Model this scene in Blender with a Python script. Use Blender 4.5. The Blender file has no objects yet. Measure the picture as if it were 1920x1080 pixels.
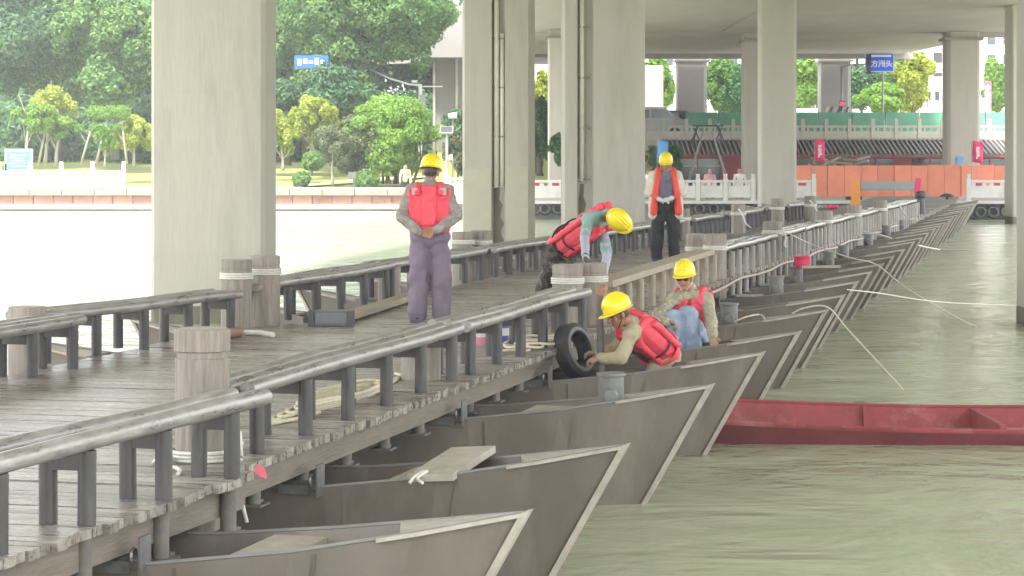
import bpy, bmesh, math, random
import numpy as np
from mathutils import Vector, Matrix, noise

S = bpy.context.scene
COL = S.collection
R = math.radians
random.seed(7)
rng = np.random.default_rng(7)

# ------------------------------------------------------------------ camera, world, sun, exposure
FPX, HY, CAMZ = 4500.0, 284.0, 1.8          # focal length in photo pixels, horizon row, eye height over the deck (deck z = 0)
cd = bpy.data.cameras.new('camera'); cam = bpy.data.objects.new('camera', cd); COL.objects.link(cam)
cam.location = (0, 0, CAMZ); cam.rotation_euler = (R(90), 0, 0)
cd.sensor_width = 36; cd.lens = 36 * FPX / 1920; cd.shift_y = -(540 - HY) / 1920
cd.clip_start = 0.5; cd.clip_end = 4000
S.camera = cam

W = bpy.data.worlds.new('World'); S.world = W; W.use_nodes = True
nt = W.node_tree; nt.nodes.clear()
out = nt.nodes.new('ShaderNodeOutputWorld'); bg = nt.nodes.new('ShaderNodeBackground')
sky = nt.nodes.new('ShaderNodeTexSky'); sky.sky_type = 'NISHITA'; sky.sun_disc = False
SUN_EL, SUN_AZ = R(58), R(200)               # azimuth clockwise from +Y: the sun stands behind the camera, a little left
sky.sun_elevation = SUN_EL; sky.sun_rotation = SUN_AZ; sky.dust_density = 4; sky.air_density = 1.5
mixw = nt.nodes.new('ShaderNodeMixRGB'); mixw.inputs[0].default_value = 0.8
mixw.inputs[2].default_value = (10.2, 10.5, 10.6, 1)      # closed white cloud deck over the blue sky
nt.links.new(sky.outputs[0], mixw.inputs[1]); nt.links.new(mixw.outputs[0], bg.inputs[0])
bg.inputs[1].default_value = 0.12
nt.links.new(bg.outputs[0], out.inputs[0])

sd = bpy.data.lights.new('sun', 'SUN'); sd.energy = 2.8; sd.angle = R(7); sd.color = (1, 0.96, 0.88)
sun = bpy.data.objects.new('sun', sd); COL.objects.link(sun)
sdir = Vector((math.sin(SUN_AZ) * math.cos(SUN_EL), math.cos(SUN_AZ) * math.cos(SUN_EL), math.sin(SUN_EL)))
sun.rotation_euler = sdir.to_track_quat('Z', 'Y').to_euler(); sun.location = (0, -20, 40)

S.view_settings.view_transform = 'Standard'; S.view_settings.look = 'None'
S.view_settings.gamma = 1; S.view_settings.exposure = 1.87
S.cycles.max_bounces = 8; S.cycles.diffuse_bounces = 4; S.cycles.transparent_max_bounces = 8
S.cycles.use_denoising = True

# ------------------------------------------------------------------ helpers
def at(px, py, Y):
    """point of the place seen at photo pixel px,py when it stands Y metres away"""
    return Vector(((px - 960) * Y / FPX, Y, CAMZ - (py - HY) * Y / FPX))

def ppm(Y): return FPX / Y

class MB:
    def __init__(s): s.v = []; s.f = []
    def add(s, vs, fs):
        n = len(s.v); s.v += [tuple(v) for v in vs]; s.f += [tuple(i + n for i in f) for f in fs]; return s
    def box(s, c, sz, rot=None, taper=1.0):
        x, y, z = sz[0] / 2, sz[1] / 2, sz[2] / 2
        vs = [Vector((a * x * (taper if d > 0 else 1), b * y * (taper if d > 0 else 1), d * z)) for d in (-1, 1) for a, b in ((-1, -1), (1, -1), (1, 1), (-1, 1))]
        if rot is not None: vs = [rot @ v for v in vs]
        c = Vector(c)
        return s.add([v + c for v in vs], [(3, 2, 1, 0), (4, 5, 6, 7), (0, 1, 5, 4), (1, 2, 6, 5), (2, 3, 7, 6), (3, 0, 4, 7)])
    def prism(s, poly, z0, z1):
        n = len(poly); vs = [(p[0], p[1], z0) for p in poly] + [(p[0], p[1], z1) for p in poly]
        return s.add(vs, [tuple(reversed(range(n))), tuple(range(n, 2 * n))] + [(i, (i + 1) % n, n + (i + 1) % n, n + i) for i in range(n)])
    def extr(s, poly, y0, y1):
        """poly in the xz plane, extruded along y"""
        n = len(poly); vs = [(p[0], y0, p[1]) for p in poly] + [(p[0], y1, p[1]) for p in poly]
        return s.add(vs, [tuple(range(n)), tuple(reversed(range(n, 2 * n)))] + [(n + i, n + (i + 1) % n, (i + 1) % n, i) for i in range(n)])
    def tube(s, pts, r, n=8, caps=True):
        pts = [Vector(p) for p in pts]; rs = r if isinstance(r, (list, tuple)) else [r] * len(pts)
        vs = []; a = None
        for i, p in enumerate(pts):
            d = (pts[min(i + 1, len(pts) - 1)] - pts[max(i - 1, 0)]).normalized()
            if a is None: a = d.orthogonal().normalized()
            else:
                a = a - d * a.dot(d); a = a.normalized() if a.length > 1e-6 else d.orthogonal().normalized()
            b = d.cross(a)
            for k in range(n):
                t = 2 * math.pi * k / n; vs.append(p + (a * math.cos(t) + b * math.sin(t)) * rs[i])
        fs = [(i * n + k, i * n + (k + 1) % n, (i + 1) * n + (k + 1) % n, (i + 1) * n + k) for i in range(len(pts) - 1) for k in range(n)]
        if caps: fs += [tuple(reversed(range(n))), tuple(range((len(pts) - 1) * n, len(pts) * n))]
        return s.add(vs, fs)
    def cyl(s, p0, p1, r0, r1=None, n=12): return s.tube([p0, p1], [r0, r0 if r1 is None else r1], n)
    def lathe(s, prof, c=(0, 0, 0), n=20):
        """prof: list of (r, z)"""
        vs = []; c = Vector(c)
        for r, z in prof:
            for k in range(n):
                t = 2 * math.pi * k / n; vs.append(c + Vector((r * math.cos(t), r * math.sin(t), z)))
        m = len(prof)
        fs = [(i * n + k, i * n + (k + 1) % n, (i + 1) * n + (k + 1) % n, (i + 1) * n + k) for i in range(m - 1) for k in range(n)]
        if prof[0][0] > 1e-4: fs.append(tuple(reversed(range(n))))
        if prof[-1][0] > 1e-4: fs.append(tuple(range((m - 1) * n, m * n)))
        return s.add(vs, fs)
    def torus(s, c, R_, r_, M=None, n=28, m=10, sq=1.0):
        vs = []; M = M or Matrix.Identity(3); c = Vector(c)
        for i in range(n):
            t = 2 * math.pi * i / n
            for k in range(m):
                u = 2 * math.pi * k / m; q = R_ + r_ * math.cos(u)
                vs.append(c + M @ Vector((q * math.cos(t), q * math.sin(t), sq * r_ * math.sin(u))))
        return s.add(vs, [(i * m + k, ((i + 1) % n) * m + k, ((i + 1) % n) * m + (k + 1) % m, i * m + (k + 1) % m) for i in range(n) for k in range(m)])
    def ell(s, c, rad, M=None, n=14, m=9):
        M = M or Matrix.Identity(3); c = Vector(c); vs = [c + M @ Vector((0, 0, -rad[2]))]
        for i in range(1, m):
            p = -math.pi / 2 + math.pi * i / m
            for k in range(n):
                t = 2 * math.pi * k / n
                vs.append(c + M @ Vector((rad[0] * math.cos(p) * math.cos(t), rad[1] * math.cos(p) * math.sin(t), rad[2] * math.sin(p))))
        vs.append(c + M @ Vector((0, 0, rad[2]))); L = len(vs) - 1
        fs = [(0, 1 + (k + 1) % n, 1 + k) for k in range(n)]
        fs += [(1 + i * n + k, 1 + i * n + (k + 1) % n, 1 + (i + 1) * n + (k + 1) % n, 1 + (i + 1) * n + k) for i in range(m - 2) for k in range(n)]
        fs += [(L, 1 + (m - 2) * n + k, 1 + (m - 2) * n + (k + 1) % n) for k in range(n)]
        return s.add(vs, fs)
    def cap(s, a, b, ra, rb, n=12):
        """tapered capsule"""
        a = Vector(a); b = Vector(b); d = b - a; L = d.length
        if L < 1e-5: return s.ell(a, (ra,) * 3)
        d = d / L; pts = []; rs = []
        for t in (-1, -.8, -.5, 0): pts.append(a + d * ra * t); rs.append(ra * math.sqrt(max(0.0004, 1 - t * t)))
        for t in (0, .5, .8, 1): pts.append(b + d * rb * t); rs.append(rb * math.sqrt(max(0.0004, 1 - t * t)))
        return s.tube(pts, rs, n)
    def mesh(s, name, smooth=False, ang=None):
        me = bpy.data.meshes.new(name); me.from_pydata(s.v, [], s.f); me.update()
        if smooth or ang is not None:
            me.polygons.foreach_set('use_smooth', [True] * len(me.polygons))
            if ang is not None:
                me.set_sharp_from_angle(angle=R(ang))
        return me
    def build(s, name, mat, parent=None, smooth=False, ang=None, **k):
        return put(name, s.mesh(name, smooth, ang), mat, parent, **k)

def put(name, me, mat, parent=None, loc=(0, 0, 0), rot=(0, 0, 0), label=None):
    if mat is not None and not me.materials: me.materials.append(mat)
    o = bpy.data.objects.new(name, me); COL.objects.link(o); o.parent = parent
    o.location = loc; o.rotation_euler = rot
    if label: o['label'] = label
    return o

def tag(o, label, cat, group=None, kind=None):
    o['label'] = label; o['category'] = cat
    if group: o['group'] = group
    if kind: o['kind'] = kind
    return o

def thing(name, label, cat, loc=(0, 0, 0), rz=0, group=None):
    o = bpy.data.objects.new(name, None); COL.objects.link(o); o.empty_display_size = .2
    o.location = loc; o.rotation_euler = (0, 0, rz)
    return tag(o, label, cat, group)

def copy_tree(o, parent=None, loc=None, rz=None, label=None):
    c = o.copy(); COL.objects.link(c); c.parent = parent
    if loc is not None: c.location = loc
    if rz is not None: c.rotation_euler = (0, 0, rz)
    if label: c['label'] = label
    for ch in list(o.children): copy_tree(ch, c)
    return c

def struct(o): o['kind'] = 'structure'; return o

def rotz(a): return Matrix.Rotation(a, 3, 'Z')

# ------------------------------------------------------------------ materials
def mat(name, col, rough=.6, metal=0, var=.12, scale=3.0, bump=.0, bscale=20.0, stretch=(1, 1, 1), rnd=0.0, col2=None, spec=.5, bdist=.02, dirt=None, dscale=1.2, rvar=0.0, coord='Object'):
    m = bpy.data.materials.new(name); m.use_nodes = True; t = m.node_tree; n = t.nodes; l = t.links
    b = n['Principled BSDF']; b.inputs['Roughness'].default_value = rough; b.inputs['Metallic'].default_value = metal
    b.inputs['Specular IOR Level'].default_value = spec
    tc = n.new('ShaderNodeTexCoord'); mp = n.new('ShaderNodeMapping'); mp.inputs['Scale'].default_value = stretch
    l.new(tc.outputs[coord], mp.inputs[0])
    if rnd:
        oi = n.new('ShaderNodeObjectInfo'); ml = n.new('ShaderNodeMath'); ml.operation = 'MULTIPLY'; ml.inputs[1].default_value = 37.0
        l.new(oi.outputs['Random'], ml.inputs[0]); l.new(ml.outputs[0], mp.inputs['Location'])
    nz = n.new('ShaderNodeTexNoise'); nz.inputs['Scale'].default_value = scale; nz.inputs['Detail'].default_value = 6; nz.inputs['Roughness'].default_value = .65
    l.new(mp.outputs[0], nz.inputs[0])
    rp = n.new('ShaderNodeValToRGB'); rp.color_ramp.elements[0].position = .3; rp.color_ramp.elements[1].position = .7
    c2 = col2 or tuple(min(1, c * (1 + var)) for c in col); c1 = tuple(c * (1 - var) for c in col) if not col2 else col
    rp.color_ramp.elements[0].color = (*c1, 1); rp.color_ramp.elements[1].color = (*c2, 1)
    l.new(nz.outputs[0], rp.inputs[0]); last = rp.outputs[0]
    if dirt:
        n2 = n.new('ShaderNodeTexNoise'); n2.inputs['Scale'].default_value = dscale; n2.inputs['Detail'].default_value = 8; n2.inputs['Roughness'].default_value = .7
        l.new(mp.outputs[0], n2.inputs[0])
        r2 = n.new('ShaderNodeValToRGB'); r2.color_ramp.elements[0].position = .5; r2.color_ramp.elements[1].position = .72
        r2.color_ramp.elements[0].color = (0, 0, 0, 1); r2.color_ramp.elements[1].color = (dirt[3], dirt[3], dirt[3], 1)
        l.new(n2.outputs[0], r2.inputs[0])
        mx = n.new('ShaderNodeMixRGB'); mx.inputs[2].default_value = (*dirt[:3], 1); l.new(r2.outputs[0], mx.inputs[0]); l.new(last, mx.inputs[1]); last = mx.outputs[0]
    if rnd:
        hs = n.new('ShaderNodeHueSaturation'); mr = n.new('ShaderNodeMapRange'); mr.inputs[3].default_value = 1 - rnd; mr.inputs[4].default_value = 1 + rnd
        l.new(oi.outputs['Random'], mr.inputs[0]); l.new(mr.outputs[0], hs.inputs['Value']); l.new(last, hs.inputs['Color']); last = hs.outputs[0]
    l.new(last, b.inputs['Base Color'])
    if rvar:
        mr2 = n.new('ShaderNodeMapRange'); mr2.inputs[1].default_value = .3; mr2.inputs[2].default_value = .7; mr2.inputs[3].default_value = rough - rvar; mr2.inputs[4].default_value = rough + rvar
        l.new(nz.outputs[0], mr2.inputs[0]); l.new(mr2.outputs[0], b.inputs['Roughness'])
    if bump:
        nb = n.new('ShaderNodeTexNoise'); nb.inputs['Scale'].default_value = bscale; nb.inputs['Detail'].default_value = 5; l.new(mp.outputs[0], nb.inputs[0])
        bp = n.new('ShaderNodeBump'); bp.inputs['Strength'].default_value = bump; bp.inputs['Distance'].default_value = bdist
        l.new(nb.outputs[0], bp.inputs['Height']); l.new(bp.outputs[0], b.inputs['Normal'])
    return m

def camo(name, cols, scale=9):
    m = bpy.data.materials.new(name); m.use_nodes = True; t = m.node_tree; n = t.nodes; l = t.links; b = n['Principled BSDF']; b.inputs['Roughness'].default_value = .9
    tc = n.new('ShaderNodeTexCoord'); nz = n.new('ShaderNodeTexNoise'); nz.inputs['Scale'].default_value = scale; nz.inputs['Detail'].default_value = 3
    l.new(tc.outputs['Object'], nz.inputs[0]); rp = n.new('ShaderNodeValToRGB'); rp.color_ramp.interpolation = 'CONSTANT'
    e = rp.color_ramp.elements; e[0].color = (*cols[0], 1); e[0].position = 0; e[1].position = .44; e[1].color = (*cols[1], 1)
    for p, c in zip((.51, .58), cols[2:]):
        q = e.new(p); q.color = (*c, 1)
    l.new(nz.outputs[0], rp.inputs[0]); l.new(rp.outputs[0], b.inputs['Base Color'])
    return m

def leafmat(name, c1, c2, trans=.35):
    m = bpy.data.materials.new(name); m.use_nodes = True; t = m.node_tree; n = t.nodes; l = t.links
    b = n['Principled BSDF']; b.inputs['Roughness'].default_value = .55; b.inputs['Specular IOR Level'].default_value = .3
    a = n.new('ShaderNodeAttribute'); a.attribute_name = 'tint'
    rp = n.new('ShaderNodeValToRGB'); rp.color_ramp.elements[0].color = (*c1, 1); rp.color_ramp.elements[1].color = (*c2, 1); l.new(a.outputs['Fac'], rp.inputs[0])
    l.new(rp.outputs[0], b.inputs['Base Color'])
    tr = n.new('ShaderNodeBsdfTranslucent'); l.new(rp.outputs[0], tr.inputs[0]); mx = n.new('ShaderNodeMixShader'); mx.inputs[0].default_value = trans
    l.new(b.outputs[0], mx.inputs[1]); l.new(tr.outputs[0], mx.inputs[2]); l.new(mx.outputs[0], n['Material Output'].inputs[0])
    return m

def emit(name, col, st):
    m = bpy.data.materials.new(name); m.use_nodes = True; b = m.node_tree.nodes['Principled BSDF']
    b.inputs['Base Color'].default_value = (*col, 1); b.inputs['Emission Color'].default_value = (*col, 1); b.inputs['Emission Strength'].default_value = st
    return m

M = {}
M['concrete'] = mat('pillar_concrete', (.43, .402, .352), .8, col2=(.48, .452, .40), scale=.9, bump=.3, bscale=14, dirt=(.33, .305, .265, .75), dscale=.8, stretch=(1.4, 1.4, .22))
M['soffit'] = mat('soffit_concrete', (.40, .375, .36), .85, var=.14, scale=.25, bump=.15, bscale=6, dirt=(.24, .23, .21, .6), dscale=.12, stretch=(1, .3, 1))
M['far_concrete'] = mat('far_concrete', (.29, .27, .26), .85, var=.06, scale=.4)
M['plank'] = mat('weathered_plank', (.135, .115, .10), .32, col2=(.40, .35, .31), scale=7, stretch=(3.0, .5, 3.0), rnd=.30, bump=.5, bscale=30, bdist=.006, rvar=.16, dirt=(.08, .07, .062, .7), dscale=.9)
M['plankfar'] = mat('weathered_plank_far', (.14, .12, .105), .42, col2=(.27, .245, .22), scale=4, stretch=(3.5, .25, 1), bump=.4, bscale=9, bdist=.02, rvar=.12)
M['beam'] = mat('deck_beam_wood', (.19, .155, .125), .7, var=.25, scale=5, stretch=(.4, 1, 3), bump=.3, dirt=(.12, .1, .085, .7))
M['log'] = mat('grey_painted_log', (.15, .137, .13), .33, metal=.1, col2=(.42, .395, .38), scale=6, stretch=(.6, 3, 3), bump=.35, bscale=35, bdist=.004, rvar=.1, dirt=(.20, .165, .14, .7), dscale=2.2, rnd=.14)
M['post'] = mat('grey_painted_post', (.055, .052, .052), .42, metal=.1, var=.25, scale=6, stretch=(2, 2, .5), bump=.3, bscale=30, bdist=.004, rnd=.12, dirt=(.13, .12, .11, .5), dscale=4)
M['stub'] = mat('weathered_stub', (.15, .135, .12), .6, var=.2, scale=6, bump=.3, rnd=.12)
M['tan'] = mat('bare_tan_timber', (.34, .285, .22), .65, var=.2, scale=5, stretch=(.6, 3, 3), bump=.35, bscale=25, bdist=.006, rnd=.08, dirt=(.21, .175, .14, .7), dscale=2.5)
M['pile'] = mat('round_pile_wood', (.19, .16, .135), .7, col2=(.37, .32, .28), scale=5, stretch=(6, 6, .5), bump=.5, bscale=16, bdist=.008, rnd=.1, dirt=(.17, .145, .125, .6), dscale=1.5)
M['piletop'] = mat('pile_cut_end', (.33, .30, .26), .7, var=.2, scale=14, bump=.3)
M['hull'] = mat('grey_hull_paint', (.115, .094, .079), .42, col2=(.175, .148, .128), scale=1.6, bump=.2, bscale=7, rnd=.16, dirt=(.22, .185, .155, .7), dscale=2.2, rvar=.12, stretch=(1, 1, .35))
M['hullin'] = mat('hull_inside', (.05, .045, .04), .7, var=.2, scale=3)
M['trim'] = mat('bow_trim', (.38, .335, .29), .6, var=.18, scale=8, bump=.3, bscale=25, bdist=.005, rnd=.08, dirt=(.22, .2, .17, .6), dscale=5)
M['litpost'] = mat('front_lit_post', (.24, .22, .205), .6, col2=(.36, .335, .31), scale=6, stretch=(2, 2, .5), rnd=.15, dirt=(.15, .135, .12, .6), dscale=4)  # paler copy of the post grey, front light put into its colour
M['iron'] = mat('galvanised_iron', (.22, .22, .22), .4, metal=.5, var=.3, scale=9, dirt=(.15, .1, .07, .5), dscale=6)
M['bollard'] = mat('grey_bollard_paint', (.18, .18, .175), .5, var=.15, scale=6, bump=.1, dirt=(.1, .095, .09, .5), dscale=5)
M['rope'] = mat('cream_rope', (.62, .56, .42), .85, var=.2, scale=40, bump=.6, bscale=120, bdist=.003)
M['ropew'] = mat('white_rope', (.66, .64, .58), .85, var=.12, scale=40, bump=.6, bscale=120, bdist=.003)
M['hose'] = mat('pinkish_hose', (.42, .3, .26), .5, var=.12)
M['rubber'] = mat('tyre_rubber', (.035, .037, .04), .65, var=.3, scale=8, dirt=(.10, .1, .1, .7), dscale=4)
M['redpaint'] = mat('faded_red_boat_paint', (.17, .035, .045), .5, var=.25, scale=2.5, bump=.3, bscale=10, dirt=(.10, .04, .04, .8), dscale=1.3, rvar=.15)
M['redwalls'] = mat('pinkish_worn_boat_side', (.20, .03, .04), .5, col2=(.34, .06, .07), scale=3, dirt=(.46, .22, .21, .9), dscale=1.3, bump=.25)
M['redin'] = mat('wet_red_inside', (.46, .13, .12), .25, var=.25, scale=2.0, dirt=(.5, .22, .2, .8), dscale=.9, rvar=.12)
M['stone'] = mat('white_stone', (.66, .65, .62), .7, var=.08, scale=3, bump=.15, dirt=(.45, .44, .4, .5))
M['coping'] = mat('grey_coping', (.40, .38, .33), .8, var=.12, scale=1.5, bump=.2)
M['bankcope'] = mat('beige_coping', (.25, .225, .19), .8, var=.15, scale=1.5, dirt=(.17, .15, .13, .7))
M['redband'] = mat('reddish_stone', (.36, .205, .155), .8, var=.15, scale=2, rnd=.12, dirt=(.32, .28, .23, .7), dscale=1.0)
M['quay'] = mat('quay_wall_stone', (.28, .27, .25), .85, var=.15, scale=2, bump=.2, dirt=(.12, .12, .11, .8))
M['lawn'] = mat('lawn_grass', (.20, .25, .06), .9, col2=(.34, .36, .10), scale=.35, bump=.5, bscale=20, dirt=(.30, .25, .15, .6), dscale=.12)
M['path'] = mat('pale_path', (.55, .5, .43), .85, var=.08)
M['bark'] = mat('bark', (.085, .075, .062), .9, var=.3, scale=6, bump=.6, stretch=(2, 2, .5))
M['barkpale'] = mat('pale_bark', (.32, .29, .24), .9, var=.2, scale=6, bump=.4)
M['orangewall'] = mat('orange_panel', (.74, .24, .14), .55, var=.1, scale=1.5, rnd=.10, bump=.2, bscale=3)
M['orange'] = mat('orange_paint', (.75, .28, .04), .5, var=.08)
M['tile'] = mat('dark_roof_tile', (.10, .092, .092), .8, var=.3, scale=5, dirt=(.19, .18, .17, .6), dscale=2)
M['tilepale'] = mat('pale_tile_ridge', (.24, .22, .22), .8, var=.2, scale=6, dirt=(.12, .11, .11, .6), dscale=3)  # tile rows in a paler grey than the roof plane
M['redwall'] = mat('dark_red_wall', (.27, .06, .065), .75, var=.12)
M['glassd'] = mat('dark_glass', (.03, .035, .04), .1, var=.2, spec=.8)
M['parapet'] = mat('parapet_concrete', (.47, .44, .39), .85, var=.08, scale=1)
M['green'] = mat('green_mesh_fence', (.12, .33, .22), .7, var=.18, scale=1.2)
M['whitep'] = mat('white_paint', (.72, .72, .72), .4, var=.04)
M['greyp'] = mat('grey_paint', (.28, .29, .30), .5, var=.06)
M['darkp'] = mat('dark_paint', (.035, .035, .04), .4, var=.1)
M['blue'] = mat('sign_blue', (.02, .11, .80), .4, var=.03)
M['sky_blue'] = mat('light_blue_fabric', (.12, .36, .75), .6, var=.08)
M['pink'] = mat('pink_red_fabric', (.72, .03, .14), .6, var=.08)
M['char'] = mat('white_lettering', (.85, .85, .85), .5, var=.01)
M['bldg'] = mat('pale_building_wall', (.62, .60, .58), .8, var=.05, scale=.3)
M['board'] = mat('cyan_board', (.08, .42, .60), .35, var=.15, scale=1.5)
M['yellow'] = mat('hard_hat_yellow', (.86, .68, .02), .28, var=.03, dirt=(.6, .45, .03, .4))
M['skin'] = mat('skin', (.34, .16, .095), .5, var=.1, scale=12)
M['skin2'] = mat('skin_tanned', (.40, .20, .13), .5, var=.1, scale=12)
M['hair'] = mat('dark_grey_hair', (.06, .045, .04), .5)
M['vest'] = mat('life_vest_red', (.82, .08, .12), .62, var=.08, scale=6, bump=.25, bscale=25, bdist=.01)
M['vestor'] = mat('work_vest_orange', (.75, .07, .045), .6, var=.08, scale=6)
M['reflect'] = mat('grey_reflective_patch', (.45, .36, .36), .35)
M['strap'] = mat('black_strap', (.03, .025, .025), .6)
M['camoA'] = camo('grey_camo_shirt', [(.25, .22, .20), (.31, .28, .255), (.27, .235, .215), (.35, .32, .30)])
M['camoC'] = camo('dark_camo_trousers', [(.03, .03, .028), (.10, .085, .07), (.045, .045, .04), (.2, .18, .16)], 8)
M['camoE'] = camo('olive_camo_sleeve', [(.34, .31, .23), (.42, .38, .29), (.28, .28, .19), (.48, .45, .36)])
M['purple'] = mat('mauve_trousers', (.205, .155, .215), .85, var=.1, scale=5, bump=.2)
M['jeans'] = mat('pale_jeans', (.27, .33, .44), .85, var=.25, scale=9, bump=.3)
M['black'] = mat('black_trousers', (.022, .022, .026), .85, var=.2)
M['beige'] = mat('beige_shirt', (.42, .36, .24), .85, var=.1, scale=6, bump=.2)
M['cream'] = mat('cream_jacket', (.66, .60, .50), .85, var=.06, scale=6)
M['greytee'] = mat('grey_blue_tee', (.17, .18, .25), .85, var=.06)
M['teal'] = mat('pale_teal_tee', (.24, .38, .36), .85, var=.08)
M['lav'] = mat('lavender_sleeve', (.42, .42, .52), .85, var=.08)
M['gloveg'] = mat('grey_glove', (.10, .085, .085), .8, var=.2)
M['gloveb'] = mat('brown_glove', (.34, .22, .13), .8, var=.25, scale=12)
M['glovew'] = mat('white_glove', (.6, .58, .58), .8, var=.1)
M['boot'] = mat('dark_boot', (.03, .03, .03), .5)
M['stain'] = mat('wet_dark_stain', (.17, .15, .11), .75, var=.35, scale=3, stretch=(1, 1, .3))
M['pipe'] = mat('cream_pvc_pipe', (.66, .63, .53), .4, var=.05)
M['algae'] = mat('tide_mark_algae', (.10, .10, .07), .6, col2=(.20, .19, .14), scale=3, stretch=(1, 1, .5))
M['ochre'] = mat('ochre_wash', (.475, .445, .355), .8, var=.06)
L_DARK = leafmat('leaf_dark', (.03, .095, .045), (.16, .30, .12), .4)
L_MID = leafmat('leaf_mid', (.05, .14, .035), (.26, .42, .12), .45)
L_YEL = leafmat('leaf_yellow_green', (.20, .28, .03), (.52, .56, .10), .45)
L_GREY = leafmat('leaf_grey_green', (.07, .10, .045), (.22, .26, .13), .35)
L_LIME = leafmat('leaf_lime', (.09, .21, .03), (.32, .50, .09), .45)

def water_mat():
    m = bpy.data.materials.new('lake_water'); m.use_nodes = True; t = m.node_tree; n = t.nodes; l = t.links; b = n['Principled BSDF']
    b.inputs['Roughness'].default_value = .17; b.inputs['IOR'].default_value = 1.33
    tc = n.new('ShaderNodeTexCoord'); mp = n.new('ShaderNodeMapping'); mp.inputs['Scale'].default_value = (.8, 1.0, 1); mp.inputs['Rotation'].default_value = (0, 0, R(8)); l.new(tc.outputs['Object'], mp.inputs[0])
    nz = n.new('ShaderNodeTexNoise'); nz.inputs['Scale'].default_value = .25; nz.inputs['Detail'].default_value = 4; l.new(mp.outputs[0], nz.inputs[0])
    rp = n.new('ShaderNodeValToRGB'); rp.color_ramp.elements[0].position = .35; rp.color_ramp.elements[1].position = .65
    rp.color_ramp.elements[0].color = (.35, .375, .255, 1); rp.color_ramp.elements[1].color = (.42, .445, .315, 1)
    l.new(nz.outputs[0], rp.inputs[0]); l.new(rp.outputs[0], b.inputs['Base Color'])
    prev = None
    for sc, st, ds in ((.7, .6, .18), (2.6, .5, .045), (9, .45, .010)):
        q = n.new('ShaderNodeTexNoise'); q.inputs['Scale'].default_value = sc; q.inputs['Detail'].default_value = 3; q.inputs['Distortion'].default_value = .6; l.new(mp.outputs[0], q.inputs[0])
        bp = n.new('ShaderNodeBump'); bp.inputs['Strength'].default_value = st; bp.inputs['Distance'].default_value = ds; l.new(q.outputs[0], bp.inputs['Height'])
        if prev: l.new(prev.outputs[0], bp.inputs['Normal'])
        prev = bp
    l.new(prev.outputs[0], b.inputs['Normal'])
    return m
M['water'] = water_mat()

# ------------------------------------------------------------------ setting: water, banks, ground
WZ = -.93
struct(MB().add([(-400, -60, WZ), (400, -60, WZ), (400, 130, WZ), (-400, 130, WZ)], [(0, 1, 2, 3)]).build('water', M['water']))
# far ground: one sheet to the horizon, rising as a lawn behind the left bank
g = MB(); xs = [-1500, -300, -60, -30, -20, -10, -4.2, -4.0, 20, 40, 80, 300, 1500]; ys = [114, 122, 130, 142, 160, 260, 700, 3000]
def gz(x, y):
    if x > -4.1: return -.35 if y < 127 else 2.2
    return .05 + min(1.0, (y - 114) / 28) * 1.25 + .12 * math.sin(x * .6)
vs = [(x, y, gz(x, y)) for y in ys for x in xs]; nx = len(xs)
fs = [(j * nx + i, j * nx + i + 1, (j + 1) * nx + i + 1, (j + 1) * nx + i) for j in range(len(ys) - 1) for i in range(nx - 1)]
struct(g.add(vs, fs).build('ground', M['lawn']))
# left bank: wall with coping and reddish blocks
YL = 110.7
lb = MB(); lb.box((-152, YL + 3.0, -.7), (296, 5.6, 1.3)); bank = struct(lb.build('left_bank_wall', M['quay']))
cp = MB()
x = -29.0
while x < -4.3:
    MB().box((x, YL + .25, -.08), (1.47, .75, .28)).build('coping_stone', M['bankcope'], bank); x += 1.5
x = -29.0; k = 0
while x < -4.3:
    MB().box((x, YL + .17, -.43 + .006 * (k % 3)), (.885, .16 + .02 * (k % 2), .40)).build('wall_block', M['redband'], bank); x += .92; k += 1
MB().box((-152, YL - .02, -.75), (296, .5, .22)).build('footing', M['coping'], bank)
struct(MB().box((-152, YL + 1.8, .06), (296, 2.4, .08)).build('bank_path', M['path']))
# winding pale path on the lawn
pa = MB(); pts = [at(560, 352, 114), at(640, 346, 117), at(720, 340, 120), at(800, 335, 124)]
for a, b in zip(pts, pts[1:]):
    pa.add([(a.x, a.y - .9, gz(a.x, a.y) + .06), (b.x, b.y - .9, gz(b.x, b.y) + .06), (b.x, b.y + .9, gz(b.x, b.y) + .09), (a.x, a.y + .9, gz(a.x, a.y) + .09)], [(0, 1, 2, 3)])
struct(pa.build('garden_path', M['path']))
# right quay
YQ = 96.2
quay = struct(MB().box((200 - 4.1, YQ + 10.4, -.75), (400, 20.4, 1.1)).build('quay', M['quay']))
MB().box((200 - 4.1, YQ + .02, -.23), (400, .7, .12)).build('quay_coping', M['stone'], quay)
struct(MB().box((200 - 4.1, YQ + 17, -.18), (400, 33, .06)).build('promenade', M['coping']))
# upper road on its retaining wall
struct(MB().box((155.5, 190, 1.3), (319, 122, 2.4)).build('upper_road', M['parapet']))

# the milky air of the day: one closed box round camera and scene
hz_ = MB().box((0, 450, 14.0), (1400, 1100, 38)).build('haze', None); hz_['kind'] = 'stuff'
hm = bpy.data.materials.new('haze_air'); hm.use_nodes = True; hn = hm.node_tree; hn.nodes.clear()
ho = hn.nodes.new('ShaderNodeOutputMaterial'); pv = hn.nodes.new('ShaderNodeVolumePrincipled')
pv.inputs['Color'].default_value = (.93, .95, .96, 1); pv.inputs['Density'].default_value = .0010; pv.inputs['Anisotropy'].default_value = .2
hn.links.new(pv.outputs[0], ho.inputs['Volume']); hz_.data.materials.append(hm)
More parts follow.
